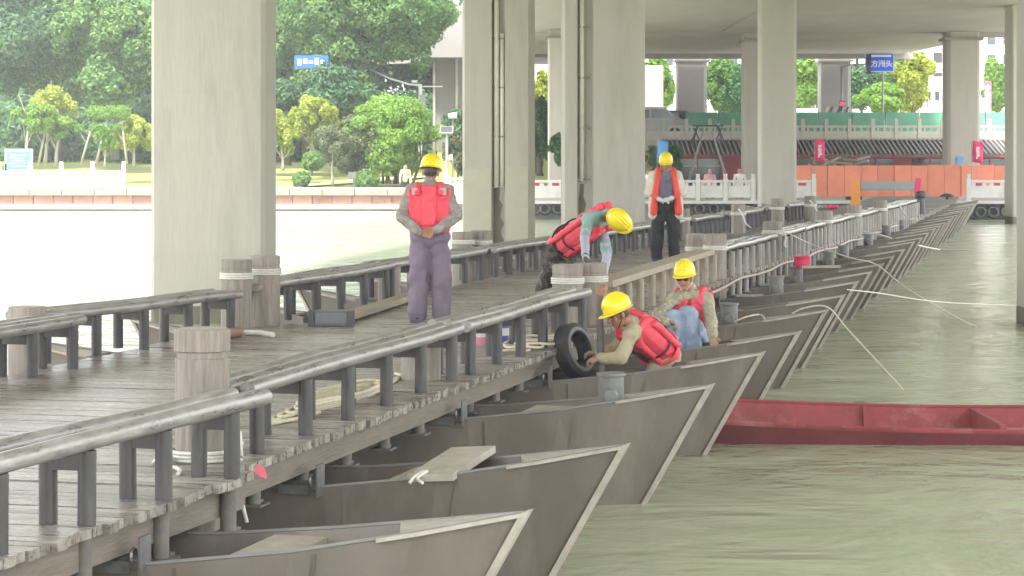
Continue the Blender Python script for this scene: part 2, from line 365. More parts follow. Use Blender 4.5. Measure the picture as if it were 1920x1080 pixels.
# ------------------------------------------------------------------ viaduct
SZ = 7.3
via = thing('viaduct_deck', 'wide grey concrete underside of the elevated road above the floating bridge', 'viaduct', (0, 40, SZ))
A = [(-9.6, -36), (-8.6, -2), (-5.5, 22), (-1.5, 47), (-.3, 70), (-.3, 71), (27, 71), (27, 65), (20.5, 46), (12.5, -4), (11.5, -36)]  # unseen near outline shaped to shade the big pillar and admit sky light
MB().prism(A, 0, 1.2).build('soffit_slab', M['soffit'], via)
B = [(-1.5, 71.02), (22.6, 71.02), (22.0, 95), (-1.5, 95)]
MB().prism(B, -.02, 1.18).build('ramp_slab', M['soffit'], via)
for xa, ya in ((2, 71), (11, 71), (20.5, 71)): pass
# longitudinal joints and edge lips as slim proud strips
for q in ((3.2, 46), (9.6, 46)):
    MB().box((q[0], q[1] - 20, -.02), (.06, 88, .04)).build('joint_strip', M['far_concrete'], via)
MB().box((13, 94.8, -.16), (19, .4, .28)).build('edge_beam', M['soffit'], via)
MB().box((24, 70.8, -.12), (6, .3, .24)).build('edge_beam', M['soffit'], via)

def pillar(label, px0, px1, Y, zb=-2.0, depth=None, groove=None, chL=.06, chR=.2, capb=False, top=SZ, m=None):
    xa = (px0 - 960) * Y / FPX; xb = (px1 - 960) * Y / FPX; w = xb - xa; d = depth or w
    c = thing('concrete_pillar', label, 'pillar', ((xa + xb) / 2, Y + d / 2, zb), 0, 'concrete pillars under the viaduct')
    h = w / 2; e = d / 2
    if groove:
        g0, g1, gd = groove[0] * w - h, groove[1] * w - h, .22 * 1
        poly = [(-h + chL, -e), (g0, -e), (g0 + .05, -e + gd), (g1 - .05, -e + gd), (g1, -e), (h - chR, -e), (h, -e + chR), (h, e - chR), (h - chR, e), (-h + chL, e), (-h, e - chL), (-h, -e + chL)]
    else:
        poly = [(-h + chL, -e), (h - chR, -e), (h, -e + chR * .8), (h, e - chR), (h - chR, e), (-h + chL, e), (-h, e - chL), (-h, -e + chL)]
    # pour lifts: each shaft is cast in lifts with a shallow joint
    H = top - zb; zs = [0]; z = 2.15
    while z < H - .5: zs.append(z); z += 2.6
    zs.append(H)
    body = MB()
    for a, b in zip(zs, zs[1:]):
        body.prism(poly, a + (.006 if a else 0), b - .006)
        sp = [(p[0] * .992, p[1] * .992) for p in poly]
        if b < H: body.prism(sp, b - .02, b + .02)
    body.build('shaft', m or M['concrete'], c)
    if zb < -1 :
        tp = [(p[0] * 1.006, p[1] * 1.006) for p in poly]; MB().prism(tp, .2, 1.07 + .28).build('tide_band', M['algae'], c)
    if capb:
        k = MB(); k.box((0, 0, H - .14), (w * .92, d * .92, .27)); k.build('bearing', M['darkp'], c)
        MB().prism([(-h - .14, -e - .1), (h + .14, -e - .1), (h + .14, e + .1), (-h - .14, e + .1)], H - .40, H - .28).build('cap_slab', M['far_concrete'], c)
    return c, w, d, H

def drain(c, x, y, z0, z1, r=.055, twin=False):
    p = MB(); p.tube([(x, y, z0), (x, y, z1)], r, 12).build('drain_pipe', M['pipe'], c, smooth=True)
    if twin: MB().tube([(x + r * 2.1, y, z0), (x + r * 2.1, y, z0 + (z1 - z0) * .62)], r * .8, 12).build('drain_pipe', M['pipe'], c, smooth=True)
    z = z0 + .05
    while z < z1:
        MB().box((x + .05, y + .01, z), (.30, .13, .035)).build('pipe_clamp', M['iron'], c); z += 1.27

def stain(c, x, y, z0, z1, w):
    s = MB(); n = 12; L = []; Rr = []
    for i in range(n + 1):
        t = i / n; z = z1 + (z0 - z1) * t; hw = w * (.18 + .5 * math.sqrt(t)) * (1 + .2 * math.sin(i * 2.3))
        L.append((x - hw + .03 * math.sin(i * 1.7), z)); Rr.append((x + hw * .8 + .03 * math.cos(i * 2.1), z))
    vs = [(p[0], y, p[1]) for p in L] + [(p[0], y, p[1]) for p in Rr]
    fs = [(i, i + 1, n + 2 + i, n + 1 + i) for i in range(n)]
    s.add(vs, fs).build('water_stain', M['stain'], c)

c1, w1, d1, H1 = pillar('broad pale pillar nearest the camera, left of the worker with folded hands', 283, 497, 38, chR=.07, chL=.05)
c2, w2, d2, H2 = pillar('pillar with a drain pipe and dark stain, right behind the worker with folded hands', 867, 1003, 62, groove=(.40, .60), chR=.17)
drain(c2, -w2 / 2 + .47 * w2, -d2 / 2 + .13, 2.0 + CAMZ - (352 - HY) * 62 / FPX, H2, .07, True)
stain(c2, -w2 / 2 + .47 * w2, -d2 / 2 + .215, 1.0, 2.0 + CAMZ - (352 - HY) * 62 / FPX, .34)
MB().prism([(-w2 / 2 + .03, -d2 / 2 - .004), (-w2 / 2 + .39 * w2, -d2 / 2 - .004), (-w2 / 2 + .39 * w2, -d2 / 2), (-w2 / 2 + .03, -d2 / 2)], .3, 3.35).build('ochre_wash', M['ochre'], c2)
MB().prism([(w2 * .105, -d2 / 2 - .004), (w2 / 2 - .18, -d2 / 2 - .004), (w2 / 2 - .18, -d2 / 2), (w2 * .105, -d2 / 2)], .3, 3.4).build('ochre_wash', M['ochre'], c2)
c3, w3, d3, H3 = pillar('pillar with a drain pipe, between the bending worker and the one facing us', 1055, 1210, 60, groove=(.17, .38), chR=.14)
drain(c3, -w3 / 2 + .235 * w3, -d3 / 2 + .14, 2.0 + CAMZ - (340 - HY) * 60 / FPX, H3, .06)
stain(c3, -w3 / 2 + .235 * w3, -d3 / 2 + .215, 1.0, 2.0 + CAMZ - (345 - HY) * 60 / FPX, .22)
pillar('slim pale pillar rising right of the worker facing us', 1427, 1494, 86, chR=.1)
pillar('pillar at the right edge of the picture, nearer one with the dark foot', 1949, 2160, 36.6, chR=.3, chL=.06)
pillar('pillar at the right edge of the picture, farther one with its foot by the tyres', 1899, 1975, 90, chR=.1, chL=.03)
pillar('sandy pillar with a cap behind the orange panels', 1777, 1838, 110, zb=-.3, capb=True, chR=.12, chL=.14)
pillar('brownish pillar half hidden behind the slim pale pillar', 1396, 1466, 111, zb=-.3, capb=True)
pillar('brownish pillar half hidden behind the pillar with one drain pipe', 1028, 1098, 108, zb=-.3, capb=True)
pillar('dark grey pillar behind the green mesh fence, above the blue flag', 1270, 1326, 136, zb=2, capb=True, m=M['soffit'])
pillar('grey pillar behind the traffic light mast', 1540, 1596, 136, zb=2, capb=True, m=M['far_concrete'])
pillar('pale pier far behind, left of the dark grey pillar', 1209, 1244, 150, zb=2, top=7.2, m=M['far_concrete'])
# dark tide foot on the near right pillar
# second viaduct behind the trees
v2 = thing('far_viaduct', 'curving elevated road with pale fascia behind the big tree', 'viaduct', (0, 140, 7.1))
MB().prism([(-5.0, -5), (2.5, -5), (2.5, 6), (-5.0, 6)], 0, 2.9).build('girder', M['far_concrete'], v2)
MB().prism([(-14, 12), (-9, 7), (-5, 3), (-4.9, 3), (-4.9, 40), (-14, 40)], .1, 1.1).build('curved_slab', M['soffit'], v2)
fa = MB()
fp = [(-14, 12), (-11.5, 9.4), (-9, 7), (-7, 5), (-5.0, 3)]
for a, b in zip(fp, fp[1:]): fa.add([(a[0], a[1] - .05, -.0), (b[0], b[1] - .05, 0), (b[0], b[1] - .05, 1.1), (a[0], a[1] - .05, 1.1), (a[0], a[1] + .2, -.0), (b[0], b[1] + .2, 0), (b[0], b[1] + .2, 1.1), (a[0], a[1] + .2, 1.1)], [(0, 1, 2, 3), (4, 7, 6, 5), (0, 4, 5, 1), (3, 2, 6, 7)])
fa.build('fascia', M['far_concrete'], v2)
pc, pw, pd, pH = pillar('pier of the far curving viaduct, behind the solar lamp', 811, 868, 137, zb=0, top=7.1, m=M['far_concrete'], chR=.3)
drain(pc, .5, -pd / 2 - .08, .5, pH + 2.5, .07)
drain(pc, -.75, -pd / 2 - .08, .5, pH - .1, .06)

# ------------------------------------------------------------------ the floating bridge
EDGE = [(3.1, -4.28), (13.6, -1.42), (24.1, .92), (34.6, 3.2), (45.1, 5.8), (56, 8.57), (68.4, 11.65), (82, 14.8), (96.6, 17.9)]
def edgeX(Y):
    if Y < 13.6: return -1.42 + (Y - 13.6) * .272
    P = [(13.6, -1.55)] + EDGE[2:]
    for (a, xa), (b, xb) in zip(P, P[1:]):
        if Y <= b: return xa + (xb - xa) * (Y - a) / (b - a)
    return P[-1][1]
def wid(Y): return 3.65 if Y < 20 else (3.5 if Y < 26 else 3.2)
mods = [('nearest deck module, in the bottom left corner', (-4.28, 3.1), (-1.42, 13.58), 4.4),
        ('second deck module, under the rope coil and the mauve trousers', (-1.55, 13.62), (.92, 24.08), 3.75),
        ('third deck module, behind the worker with folded hands, beside the tan timber railing', (.92, 24.14), (3.2, 34.58), 3.35),
        ('fourth deck module, under the worker who faces us', (3.2, 34.64), (5.8, 45.08), 3.2),
        ('fifth deck module, past the worker who faces us', (5.8, 45.14), (8.57, 55.98), 3.2),
        ('sixth deck module, where the railings end', (8.57, 56.04), (11.65, 68.38), 3.2),
        ('seventh deck module, without railings', (11.65, 68.44), (14.8, 81.98), 3.2),
        ('last deck module, landing on the far quay', (14.8, 82.04), (17.9, 96.1), 3.2)]
PITCH = .116
for i, (lab, a, b, w) in enumerate(mods):
    L = math.hypot(b[0] - a[0], b[1] - a[1]); ang = math.atan2(b[1] - a[1], b[0] - a[0])
    t = thing('bridge_deck_module', lab, 'bridge deck', (a[0], a[1], 0), ang, 'deck modules of the floating bridge')
    n = int(L / PITCH)
    pm = []
    for v in range(3):
        q = MB(); q.box((0, 0, 0), (.106, w, .05)); pm.append(q.mesh('plank'))
        for vert in pm[-1].vertices: vert.co.z += rng.uniform(-.002, .002)
    if i < 4:
        for k in range(n):
            put('plank', pm[k % 3], M['plank'], t, (PITCH * (k + .5), w / 2 + rng.uniform(-.02, .025), -.025 + rng.uniform(-.004, .004)), (rng.uniform(-.001, .001), 0, rng.uniform(-.0015, .0015)))
    else:
        q = MB()
        for k in range(n): q.box((PITCH * (k + .5), w / 2 + rng.uniform(-.02, .02), -.025 + rng.uniform(-.006, .006)), (.104, w, .05))
        o = q.build('planks', M['plankfar'], t); o['kind'] = 'stuff'
    for y in (.14, w - .14, w * .37, w * .64):
        MB().box((L / 2, y, -.135), (L, .09, .17)).build('beam', M['beam'], t)
    MB().box((.03, w / 2, -.13), (.05, w - .4, .15)).build('end_beam', M['beam'], t)

# railings: log benches
def unit_post(z0, z1, r, n=12):
    return MB().lathe([(r, z0), (r, z1)], n=n)
_pm = {}
def shared(key, fn):
    if key not in _pm: _pm[key] = fn()
    return _pm[key]

def railing(label, a, b, side, n=6, style='log', H=.45, w=.27, nlog=3, far=False, ext=.1):
    """a, b: front (right-hand for side=1 / inner right for side=-1) post-row ends; second row lies to the left"""
    a = Vector((a[0], a[1])); b = Vector((b[0], b[1])); L = (b - a).length; ang = math.atan2(b.y - a.y, b.x - a.x)
    t = thing('log_railing', label, 'railing', (a.x, a.y, 0), ang, 'low log railings of the floating bridge')
    rp = .046; top = H - .09
    pm = M['post'] if style == 'log' else M['tan']; lm = M['log'] if style == 'log' else M['tan']
    seg = 8 if far else 14
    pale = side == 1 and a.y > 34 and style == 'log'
    longp = shared(('longpost', seg), lambda: unit_post(-.30, top, rp, seg).mesh('post', ang=40))
    post = shared(('post', seg, style), lambda: unit_post(0, top, rp, seg).mesh('post', ang=40))
    for k in range(n):
        x = .06 + (L - .12) * k / (n - 1)
        for y in (0, w):
            put('post', longp if pale and y == 0 else post, M['litpost'] if pale and y == 0 else pm, t, (x + rng.uniform(-.012, .012), y - (.10 if pale and y == 0 else 0), 0), (rng.uniform(-.008, .008), rng.uniform(-.01, .01), 0))
        cb = shared(('cb', style, w), lambda: MB().box((0, w / 2, top - .05), (.07, w - .05, .09)).mesh('cross_bar'))
        put('cross_bar', cb, pm, t, (x, 0, 0))
        if side == 1:
            st = shared(('stub', seg), lambda: MB().lathe([(.046, -.30), (.046, -.055)], n=seg).mesh('stub', ang=40))
            if not pale: put('stub', st, M['stub'], t, (x, .02, 0))
            fl = shared('flange', lambda: MB().box((0, 0, -.305), (.17, .15, .014)).box((.1, .0, -.298), (.06, .04, .02)).mesh('flange'))
            put('flange', fl, M['iron'], t, (x, -.1 if pale else .02, 0))
    rl = .05 if nlog < 3 else .046
    if style == 'log':
        for j in range(nlog):
            y = -.012 + (w + .024) * j / (nlog - 1); g = MB(); m = 10
            ph = rng.uniform(0, 6); e0, e1 = rng.uniform(-.03, .03, 2)
            pts = [(-.1 + (L + .1 + ext) * i / m + e0 * (1 - i / m) + e1 * i / m, y + .006 * math.sin(i * .9 + ph), top + rl - .004 + .006 * math.sin(i * .7 + ph * 2)) for i in range(m + 1)]
            g.tube(pts, [rl * (1 + .05 * math.sin(i * 1.1 + ph)) for i in range(m + 1)], seg)
            g.build('log', lm, t, ang=50)
    else:
        g = MB(); g.box((L / 2, w * .3, top + .035), (L + .12, w * .58, .07)).build('top_plank', M['tan'], t)
        g = MB(); g.box((L / 2, w * .86, top + .03), (L + .1, w * .46, .06)).build('top_plank', M['tan'], t)
    return t

def rr(label, Y0, Y1, n=6, off=.14, style='log', far=False, slope=None):
    railing(label, (edgeX(Y0) - off, Y0), (edgeX(Y1) - off, Y1), 1, n, style, far=far)
def rl_(label, Y0, Y1, n, x0, x1, far=False):
    railing(label, (x0, Y0), (x1, Y1), -1, n, far=far)

railing('near log railing in the bottom left corner, ending before the short thick post', (-3.07, 8.14), (-1.53, 13.30), 1, 7, w=.20, nlog=2, ext=.42)
rr('log railing in front, running above the rope coil', 14.25, 18.85)
rr('log railing running up to the roped pair of piles, before the mauve trousers', 19.3, 23.8)
rr('bare tan timber railing next to the roped pair, behind the kneeling worker', 25.5, 29.7, 6, style='tan')
rr('bare tan timber railing behind the worker in sunglasses', 29.9, 33.5, 5, style='tan')
rr('outer log railing right after the tan timber railings', 34.6, 37.4, 5)
rr('outer log railing ending at the pile with the long mooring rope', 37.6, 39.7, 4, far=False)
rr('outer log railing directly beyond the pile with the long mooring rope', 40.4, 43.4, 6, far=True)
rr('outer log railing above the red bucket', 43.6, 46.6, 6, far=True)
rr('outer log railing, eighth joint from the front, in the far half', 47.4, 51.6, 8, far=True)
rr('outer log railing before the orange gate post', 52.4, 56.5, 8, far=True)
rr('outer log railing beside the orange gate post', 57.4, 62.0, 8, far=True)
rr('last outer log railing, at the dark bollard', 62.3, 68.0, 10, far=True)
rl_('inner log railing cut by the left picture edge', 16.0, 19.9, 6, -4.55, -3.62)
rl_('inner log railing at left, ending at the tall roped pair', 20.35, 23.4, 5, -3.98, -2.72)
rl_('inner log railing behind the dark tool case', 24.7, 29.2, 6, -2.62, -1.52)
rl_('inner log railing right behind the mauve trousers', 29.5, 33.6, 6, -1.50, -.42)
rl_('far-side log railing in front of the stained pillar', 34.2, 38.8, 7, -.25, .95)
rl_('far-side log railing behind the bending worker', 39.0, 43.4, 7, 1.0, 2.2, True)
rl_('far-side log railing behind the worker facing us', 43.8, 48.4, 8, 2.25, 3.4, True)
rl_('far-side log railing just right of the worker facing us', 49.4, 52.4, 6, 3.75, 4.55, True)
rl_('far-side log railing before the second far mooring pile', 53.4, 57.4, 8, 4.85, 5.95, True)
rl_('far-side log railing at the foot of the slim pale pillar', 58.4, 60.9, 6, 6.2, 6.85, True)
rl_('last far-side log railing, towards the orange panels', 61.6, 66, 8, 7.1, 8.3, True)

# thick round mooring piles
def pile(label, x, Y, top, r=.158, band=None, zb=-.4, notch=False):
    t = thing('mooring_pile', label, 'post', (x, Y, 0), rng.uniform(0, 6), 'thick round mooring piles')
    if notch: prof = [(r, zb), (r, top - .17), (r * .93, top - .165), (r * .93, top - .13), (r * 1.03, top - .125), (r * 1.03, top - .01), (r * .99, top)]
    else: prof = [(r, zb), (r * 1.01, 0), (r, top - .11), (r * .975, top - .105), (r * .975, top - .095), (r, top - .09), (r, top - .008), (r * .97, top)]
    MB().lathe(prof, n=28).build('trunk', M['pile'], t, ang=30)
    MB().lathe([(r * .9, top + .001), (r * .9, top + .004)], n=24).build('cut_end', M['piletop'], t)
    if band:
        for k in range(3): MB().torus((0, 0, band - .022 * k), r + .006, .011, n=28, m=6).build('rope_turn', M['ropew'], t, smooth=True)
    return t
pile('short thick post with a collar groove, between the two front railings', -1.80, 13.95, .77, notch=True)
pile('thick pile stump tucked behind the end of the front railing', -.72, 18.95, .40)
pile('front pile of the roped pair standing beside the bending worker', .57, 24.6, .64, band=.50)
pile('rear pile of the roped pair standing beside the bending worker', .83, 24.95, .64, band=.50)
pile('pile standing inside the railing at the left edge', -4.06, 20.1, .50)
pile('left pile of the tall roped pair before the big pillar', -2.80, 24.4, .70, band=.56)
pile('right pile of the tall roped pair before the big pillar', -2.56, 24.85, .72, band=.58)
pile('pile half hidden by the rail end left of the mauve trousers', -1.52, 29.75, .38, .14)
pile('left pile of the roped pair right of the mauve trousers', -.72, 35.1, .62, band=.50)
pile('right pile of the roped pair right of the mauve trousers', -.46, 35.4, .63, band=.48)
pile('left pile of the roped pair behind the worker in sunglasses', 2.62, 34.4, .62, .13, band=.43)
pile('right pile of the roped pair behind the worker in sunglasses', 2.88, 34.0, .63, band=.46)
pile('pile from which the long mooring rope leaves', 4.34, 40.0, .63, band=.48)
pile('far outer pile, first beyond the long mooring rope', 6.12, 47.0, .63, band=.45)
pile('far outer pile at the foot of the orange gate post', 7.42, 52.0, .63, band=.45)
pile('far outer pile right of the orange gate post', 8.75, 57.0, .63, band=.45)
pile('far-side pile at the hip of the worker facing us', 3.47, 48.9, .63, band=.45)
pile('far-side pile, second right of the worker facing us', 5.0, 53.0, .63, band=.45)
pile('far-side pile before the slim pale pillar', 6.42, 58.0, .66, band=.45)
pile('far-side pile right of the slim pale pillar', 7.62, 61.3, .66, band=.45)

# ------------------------------------------------------------------ pontoon boats
TH = R(13.9)
def hull_stations():
    st = [(-5.15, .02, .0), (-4.6, .24, -.11), (-3.8, .42, -.20), (-2.6, .50, -.26), (-.8, .52, -.285), (.3, .50, -.25), (1.0, .41, -.175), (1.6, .235, -.085), (2.1, .018, .0)]
    return st
def boat_hull():
    st = hull_stations(); v = []; f = []
    for x, b, g in st:
        tr = 0
        xb = x if -4.4 < x < 1.4 else (x - .62 if x > 0 else x + .62)
        if x in (1.6, -4.6): xb = x - .42 if x > 0 else x + .42
        if x == 1.0: xb = .85
        bb = b * .82
        v += [(x, -b, g), (xb, -bb, -1.12), (xb, bb, -1.12), (x, b, g), (x - (.03 if x > 0 else -.03), b - .03 if b > .05 else .004, g), (xb * .97, max(bb - .08, .002), -.78), (xb * .97, -max(bb - .08, .002), -.78), (x - (.03 if x > 0 else -.03), -(b - .03) if b > .05 else -.004, g)]
    n = len(st)
    for i in range(n - 1):
        for k in range(8):
            a = i * 8 + k; bq = i * 8 + (k + 1) % 8; f.append((a, bq, bq + 8, a + 8))
    f.append(tuple(range(7, -1, -1))); f.append(tuple(range((n - 1) * 8, n * 8)))
    mb = MB(); mb.v = v; mb.f = f
    return mb
def make_boat():
    t = thing('pontoon_boat', '', 'boat', (0, 0, 0), -TH, 'grey pontoon boats under the floating bridge')
    hm = boat_hull().mesh('hull'); bm = bmesh.new(); bm.from_mesh(hm); bmesh.ops.recalc_face_normals(bm, faces=bm.faces); bm.to_mesh(hm); bm.free()
    put('hull', hm, M['hull'], t)
    st = hull_stations()
    # bow decks (both ends), sheet with thickness
    for sgn in (1, -1):
        if sgn == 1: P = [(2.07, 0, .012), (1.6, .225, -.075), (1.42, .28, -.10), (1.30, .30, -.118), (1.42, -.28, -.10), (1.6, -.225, -.075)]
        else: P = [(-5.12, 0, .012), (-4.6, -.225, -.10), (-4.3, -.29, -.13), (-4.3, .29, -.13), (-4.6, .225, -.10)]
        if sgn == 1: P = [(2.07, 0, .012), (1.6, .225, -.072), (1.36, .29, -.108), (1.52, -.245, -.086), (1.6, -.225, -.072)]
        q = MB(); n = len(P); q.add(P + [(p[0], p[1], p[2] - .03) for p in P], [tuple(range(n)), tuple(reversed(range(n, 2 * n)))] + [(n + i, n + (i + 1) % n, (i + 1) % n, i) for i in range(n)])
        q.build('bow_deck', M['trim'], t)
    # stem post: light raked band on the nose, both cheeks
    for sgn in (1, -1):
        ox = 0 if sgn == 1 else -3.05
        X = lambda x: x if sgn == 1 else -x - 3.05
        q = MB(); prof = [(2.135, .028), (1.50, -1.10), (1.465, -1.10), (2.085, .012)]
        a = [(X(x), -.035 if j < 2 else -.052, z) for j, (x, z) in enumerate(prof)]; b = [(X(x), .035 if j < 2 else .052, z) for j, (x, z) in enumerate(prof)]
        q.add(a + b, [(0, 1, 2, 3), (7, 6, 5, 4), (0, 4, 5, 1), (1, 5, 6, 2), (2, 6, 7, 3), (3, 7, 4, 0)])
        q.build('stem_post', M['trim'], t)
        for y_ in (-1, 1):
            q = MB(); A0 = Vector((X(2.10), y_ * .035, .0)); A1 = Vector((X(1.60), y_ * .25, -.085)); A2 = Vector((X(1.42), y_ * .31, -.112))
            for a, b in ((A0, A1), (A1, A2)):
                o_ = Vector((0, y_ * .012, 0)); q.add([a + o_ + Vector((0, 0, .014)), b + o_ + Vector((0, 0, .014)), b + o_ + Vector((0, 0, -.006)), a + o_ + Vector((0, 0, -.006)), a - o_ + Vector((0, 0, .014)), b - o_ + Vector((0, 0, .014)), b - o_ + Vector((0, 0, -.006)), a - o_ + Vector((0, 0, -.006))],
                    [(0, 1, 2, 3), (7, 6, 5, 4), (0, 4, 5, 1), (3, 2, 6, 7), (0, 3, 7, 4), (1, 5, 6, 2)])
            q.build('bow_trim', M['trim'], t)
    for s_ in (-1, 1):
        q = MB(); q.tube([(x, s_ * (b - .012), g + .008) for x, b, g in st], .014, 5).build('gunwale', M['bollard'], t)
    MB().box((.78, 0, -.235), (.30, .80, .035), taper=.98).build('thwart', M['trim'], t)
    MB().box((-3.4, 0, -.26), (.30, .86, .035)).build('thwart', M['trim'], t)
    def side(x):
        for (x0, b0, g0), (x1, b1, g1) in zip(st, st[1:]):
            if x0 <= x <= x1:
                u = (x - x0) / (x1 - x0); return b0 + (b1 - b0) * u, g0 + (g1 - g0) * u
    for y_ in (-1, 1):
        for x in (-.75, .42, 1.12):
            b, g = side(x); kx_ = -.15 if x > 1 else 0
            q = MB(); q.add([(x - .011, y_ * (b + .003), g - .02), (x + .011, y_ * (b + .003), g - .02), (x + .011 + kx_, y_ * (b * .82 + .006), -1.1), (x - .011 + kx_, y_ * (b * .82 + .006), -1.1), (x - .011, y_ * (b - .01), g - .02), (x + .011, y_ * (b - .01), g - .02), (x + .011 + kx_, y_ * (b * .82 - .01), -1.1), (x - .011 + kx_, y_ * (b * .82 - .01), -1.1)],
                [(0, 1, 2, 3), (7, 6, 5, 4), (0, 4, 5, 1), (0, 3, 7, 4), (1, 5, 6, 2)])
            q.build('weld_seam', M['hull'], t)
        q = MB(); P = []
        for k in range(12):
            x = -3.6 + 5.0 * k / 11; b, g = side(x); 
            for zz in (-.80 + .025 * math.sin(k * 2.1), -.97):
                u = (g - zz) / (g + 1.12); P.append((x - (.42 * u if x > 1.3 else (.15 * u * max(0, (x - .6)))), y_ * (b * (1 - .18 * u) + .008), zz))
        q.add(P, [(2 * i, 2 * i + 2, 2 * i + 3, 2 * i + 1) for i in range(11)]).build('waterline_band', M['algae'], t)
    # mooring plate with ring near the deck edge
    MB().box((.27, -.50, -.20), (.012, .14, .20)).build('bracket_plate', M['iron'], t)
    MB().cyl((.27, -.50, -.24), (.12, -.47, -.25), .035, n=8).box((.1, -.4, -.26), (.2, .25, .06)).build('bracket', M['iron'], t)
    MB().torus((.22, -.52, -.2), .035, .01, Matrix.Rotation(R(90), 3, 'Y'), 12, 5).build('ring', M['iron'], t)
    return t
def bollard_on(t, x, y, z=-.30):
    b = MB().lathe([(.10, z - .25), (.10, z + .20), (.115, z + .205), (.115, z + .225), (.0, z + .226)], (x, y, 0), 18).build('bollard', M['bollard'], t, ang=40)
    MB().lathe([(.055, 0), (.055, .10), (.045, .115), (0, .116)], n=14)
    k = MB().cyl((x + .02, y - .09, z + .06), (x + .03, y - .17, z + .06), .055, .05, 14); k.build('knob', M['bollard'], b, ang=40)
boat0 = make_boat(); tips = [6.0, 9.0, 12.0, 15.0, 18.5, 21.5, 24.4, 27.6, 30.2, 33.2, 36.3, 39.0, 41.7, 44.8, 47.9, 50.6, 53.2, 55.9, 58.6, 61.5, 64.5, 67, 69, 72, 75, 78, 81.5, 85, 89]
blab = {0: 'grey pontoon boat out of sight below the nearest one', 1: 'grey pontoon boat at the bottom picture edge', 2: 'grey pontoon boat in the bottom foreground, before the one with the loose tan board',
        3: 'grey pontoon boat with a loose tan board tied on by a rope', 4: 'grey pontoon boat with a fat bollard and round knob, under the front railing', 5: 'grey pontoon boat whose bow reaches over the red boat, below the tyre',
        6: 'grey pontoon boat in which the kneeling worker crouches', 7: 'grey pontoon boat on which the worker in sunglasses sits', 8: 'grey pontoon boat with a rope looped over its bow'}
ords = ['first', 'second', 'third', 'fourth', 'fifth', 'sixth', 'seventh', 'eighth', 'ninth', 'tenth', 'eleventh', 'twelfth', 'thirteenth', 'fourteenth', 'fifteenth', 'sixteenth', 'seventeenth', 'eighteenth', 'nineteenth', 'twentieth', 'twenty-first']
BOAT = {}
for i, Yt in enumerate(tips):
    if i == 0: continue
    over = 2.1 if Yt < 31 else max(1.15, 2.1 - (Yt - 31) * .026)
    Ye = Yt + .5; xt = edgeX(Yt) - .13 + over * .97 + .02
    ox = xt - 2.1 * math.cos(TH); oy = Yt + 2.1 * math.sin(TH)
    lab = blab.get(i) or '%s grey pontoon boat beyond the one with a rope looped over its bow' % ords[i - 9]
    c = copy_tree(boat0, loc=(ox, oy, -.03 + rng.uniform(-.02, .02)), rz=-TH + rng.uniform(-.01, .01), label=lab)
    BOAT[i] = c
    if i in (9, 10, 11, 13, 14, 16): MB().box((.62, -.02, -.20), (.26, .95, .035), Matrix.Rotation(R(-3), 3, 'X')).build('seat_board', M['trim'], c)
    if i in (4, 7, 9, 10, 12, 13, 15, 17, 19, 21): bollard_on(c, 1.33 if i == 4 else 1.0, -.05 if i == 4 else -.12, -.13 if i == 4 else -.14)
for o in list(boat0.children): bpy.data.objects.remove(o)
bpy.data.objects.remove(boat0)

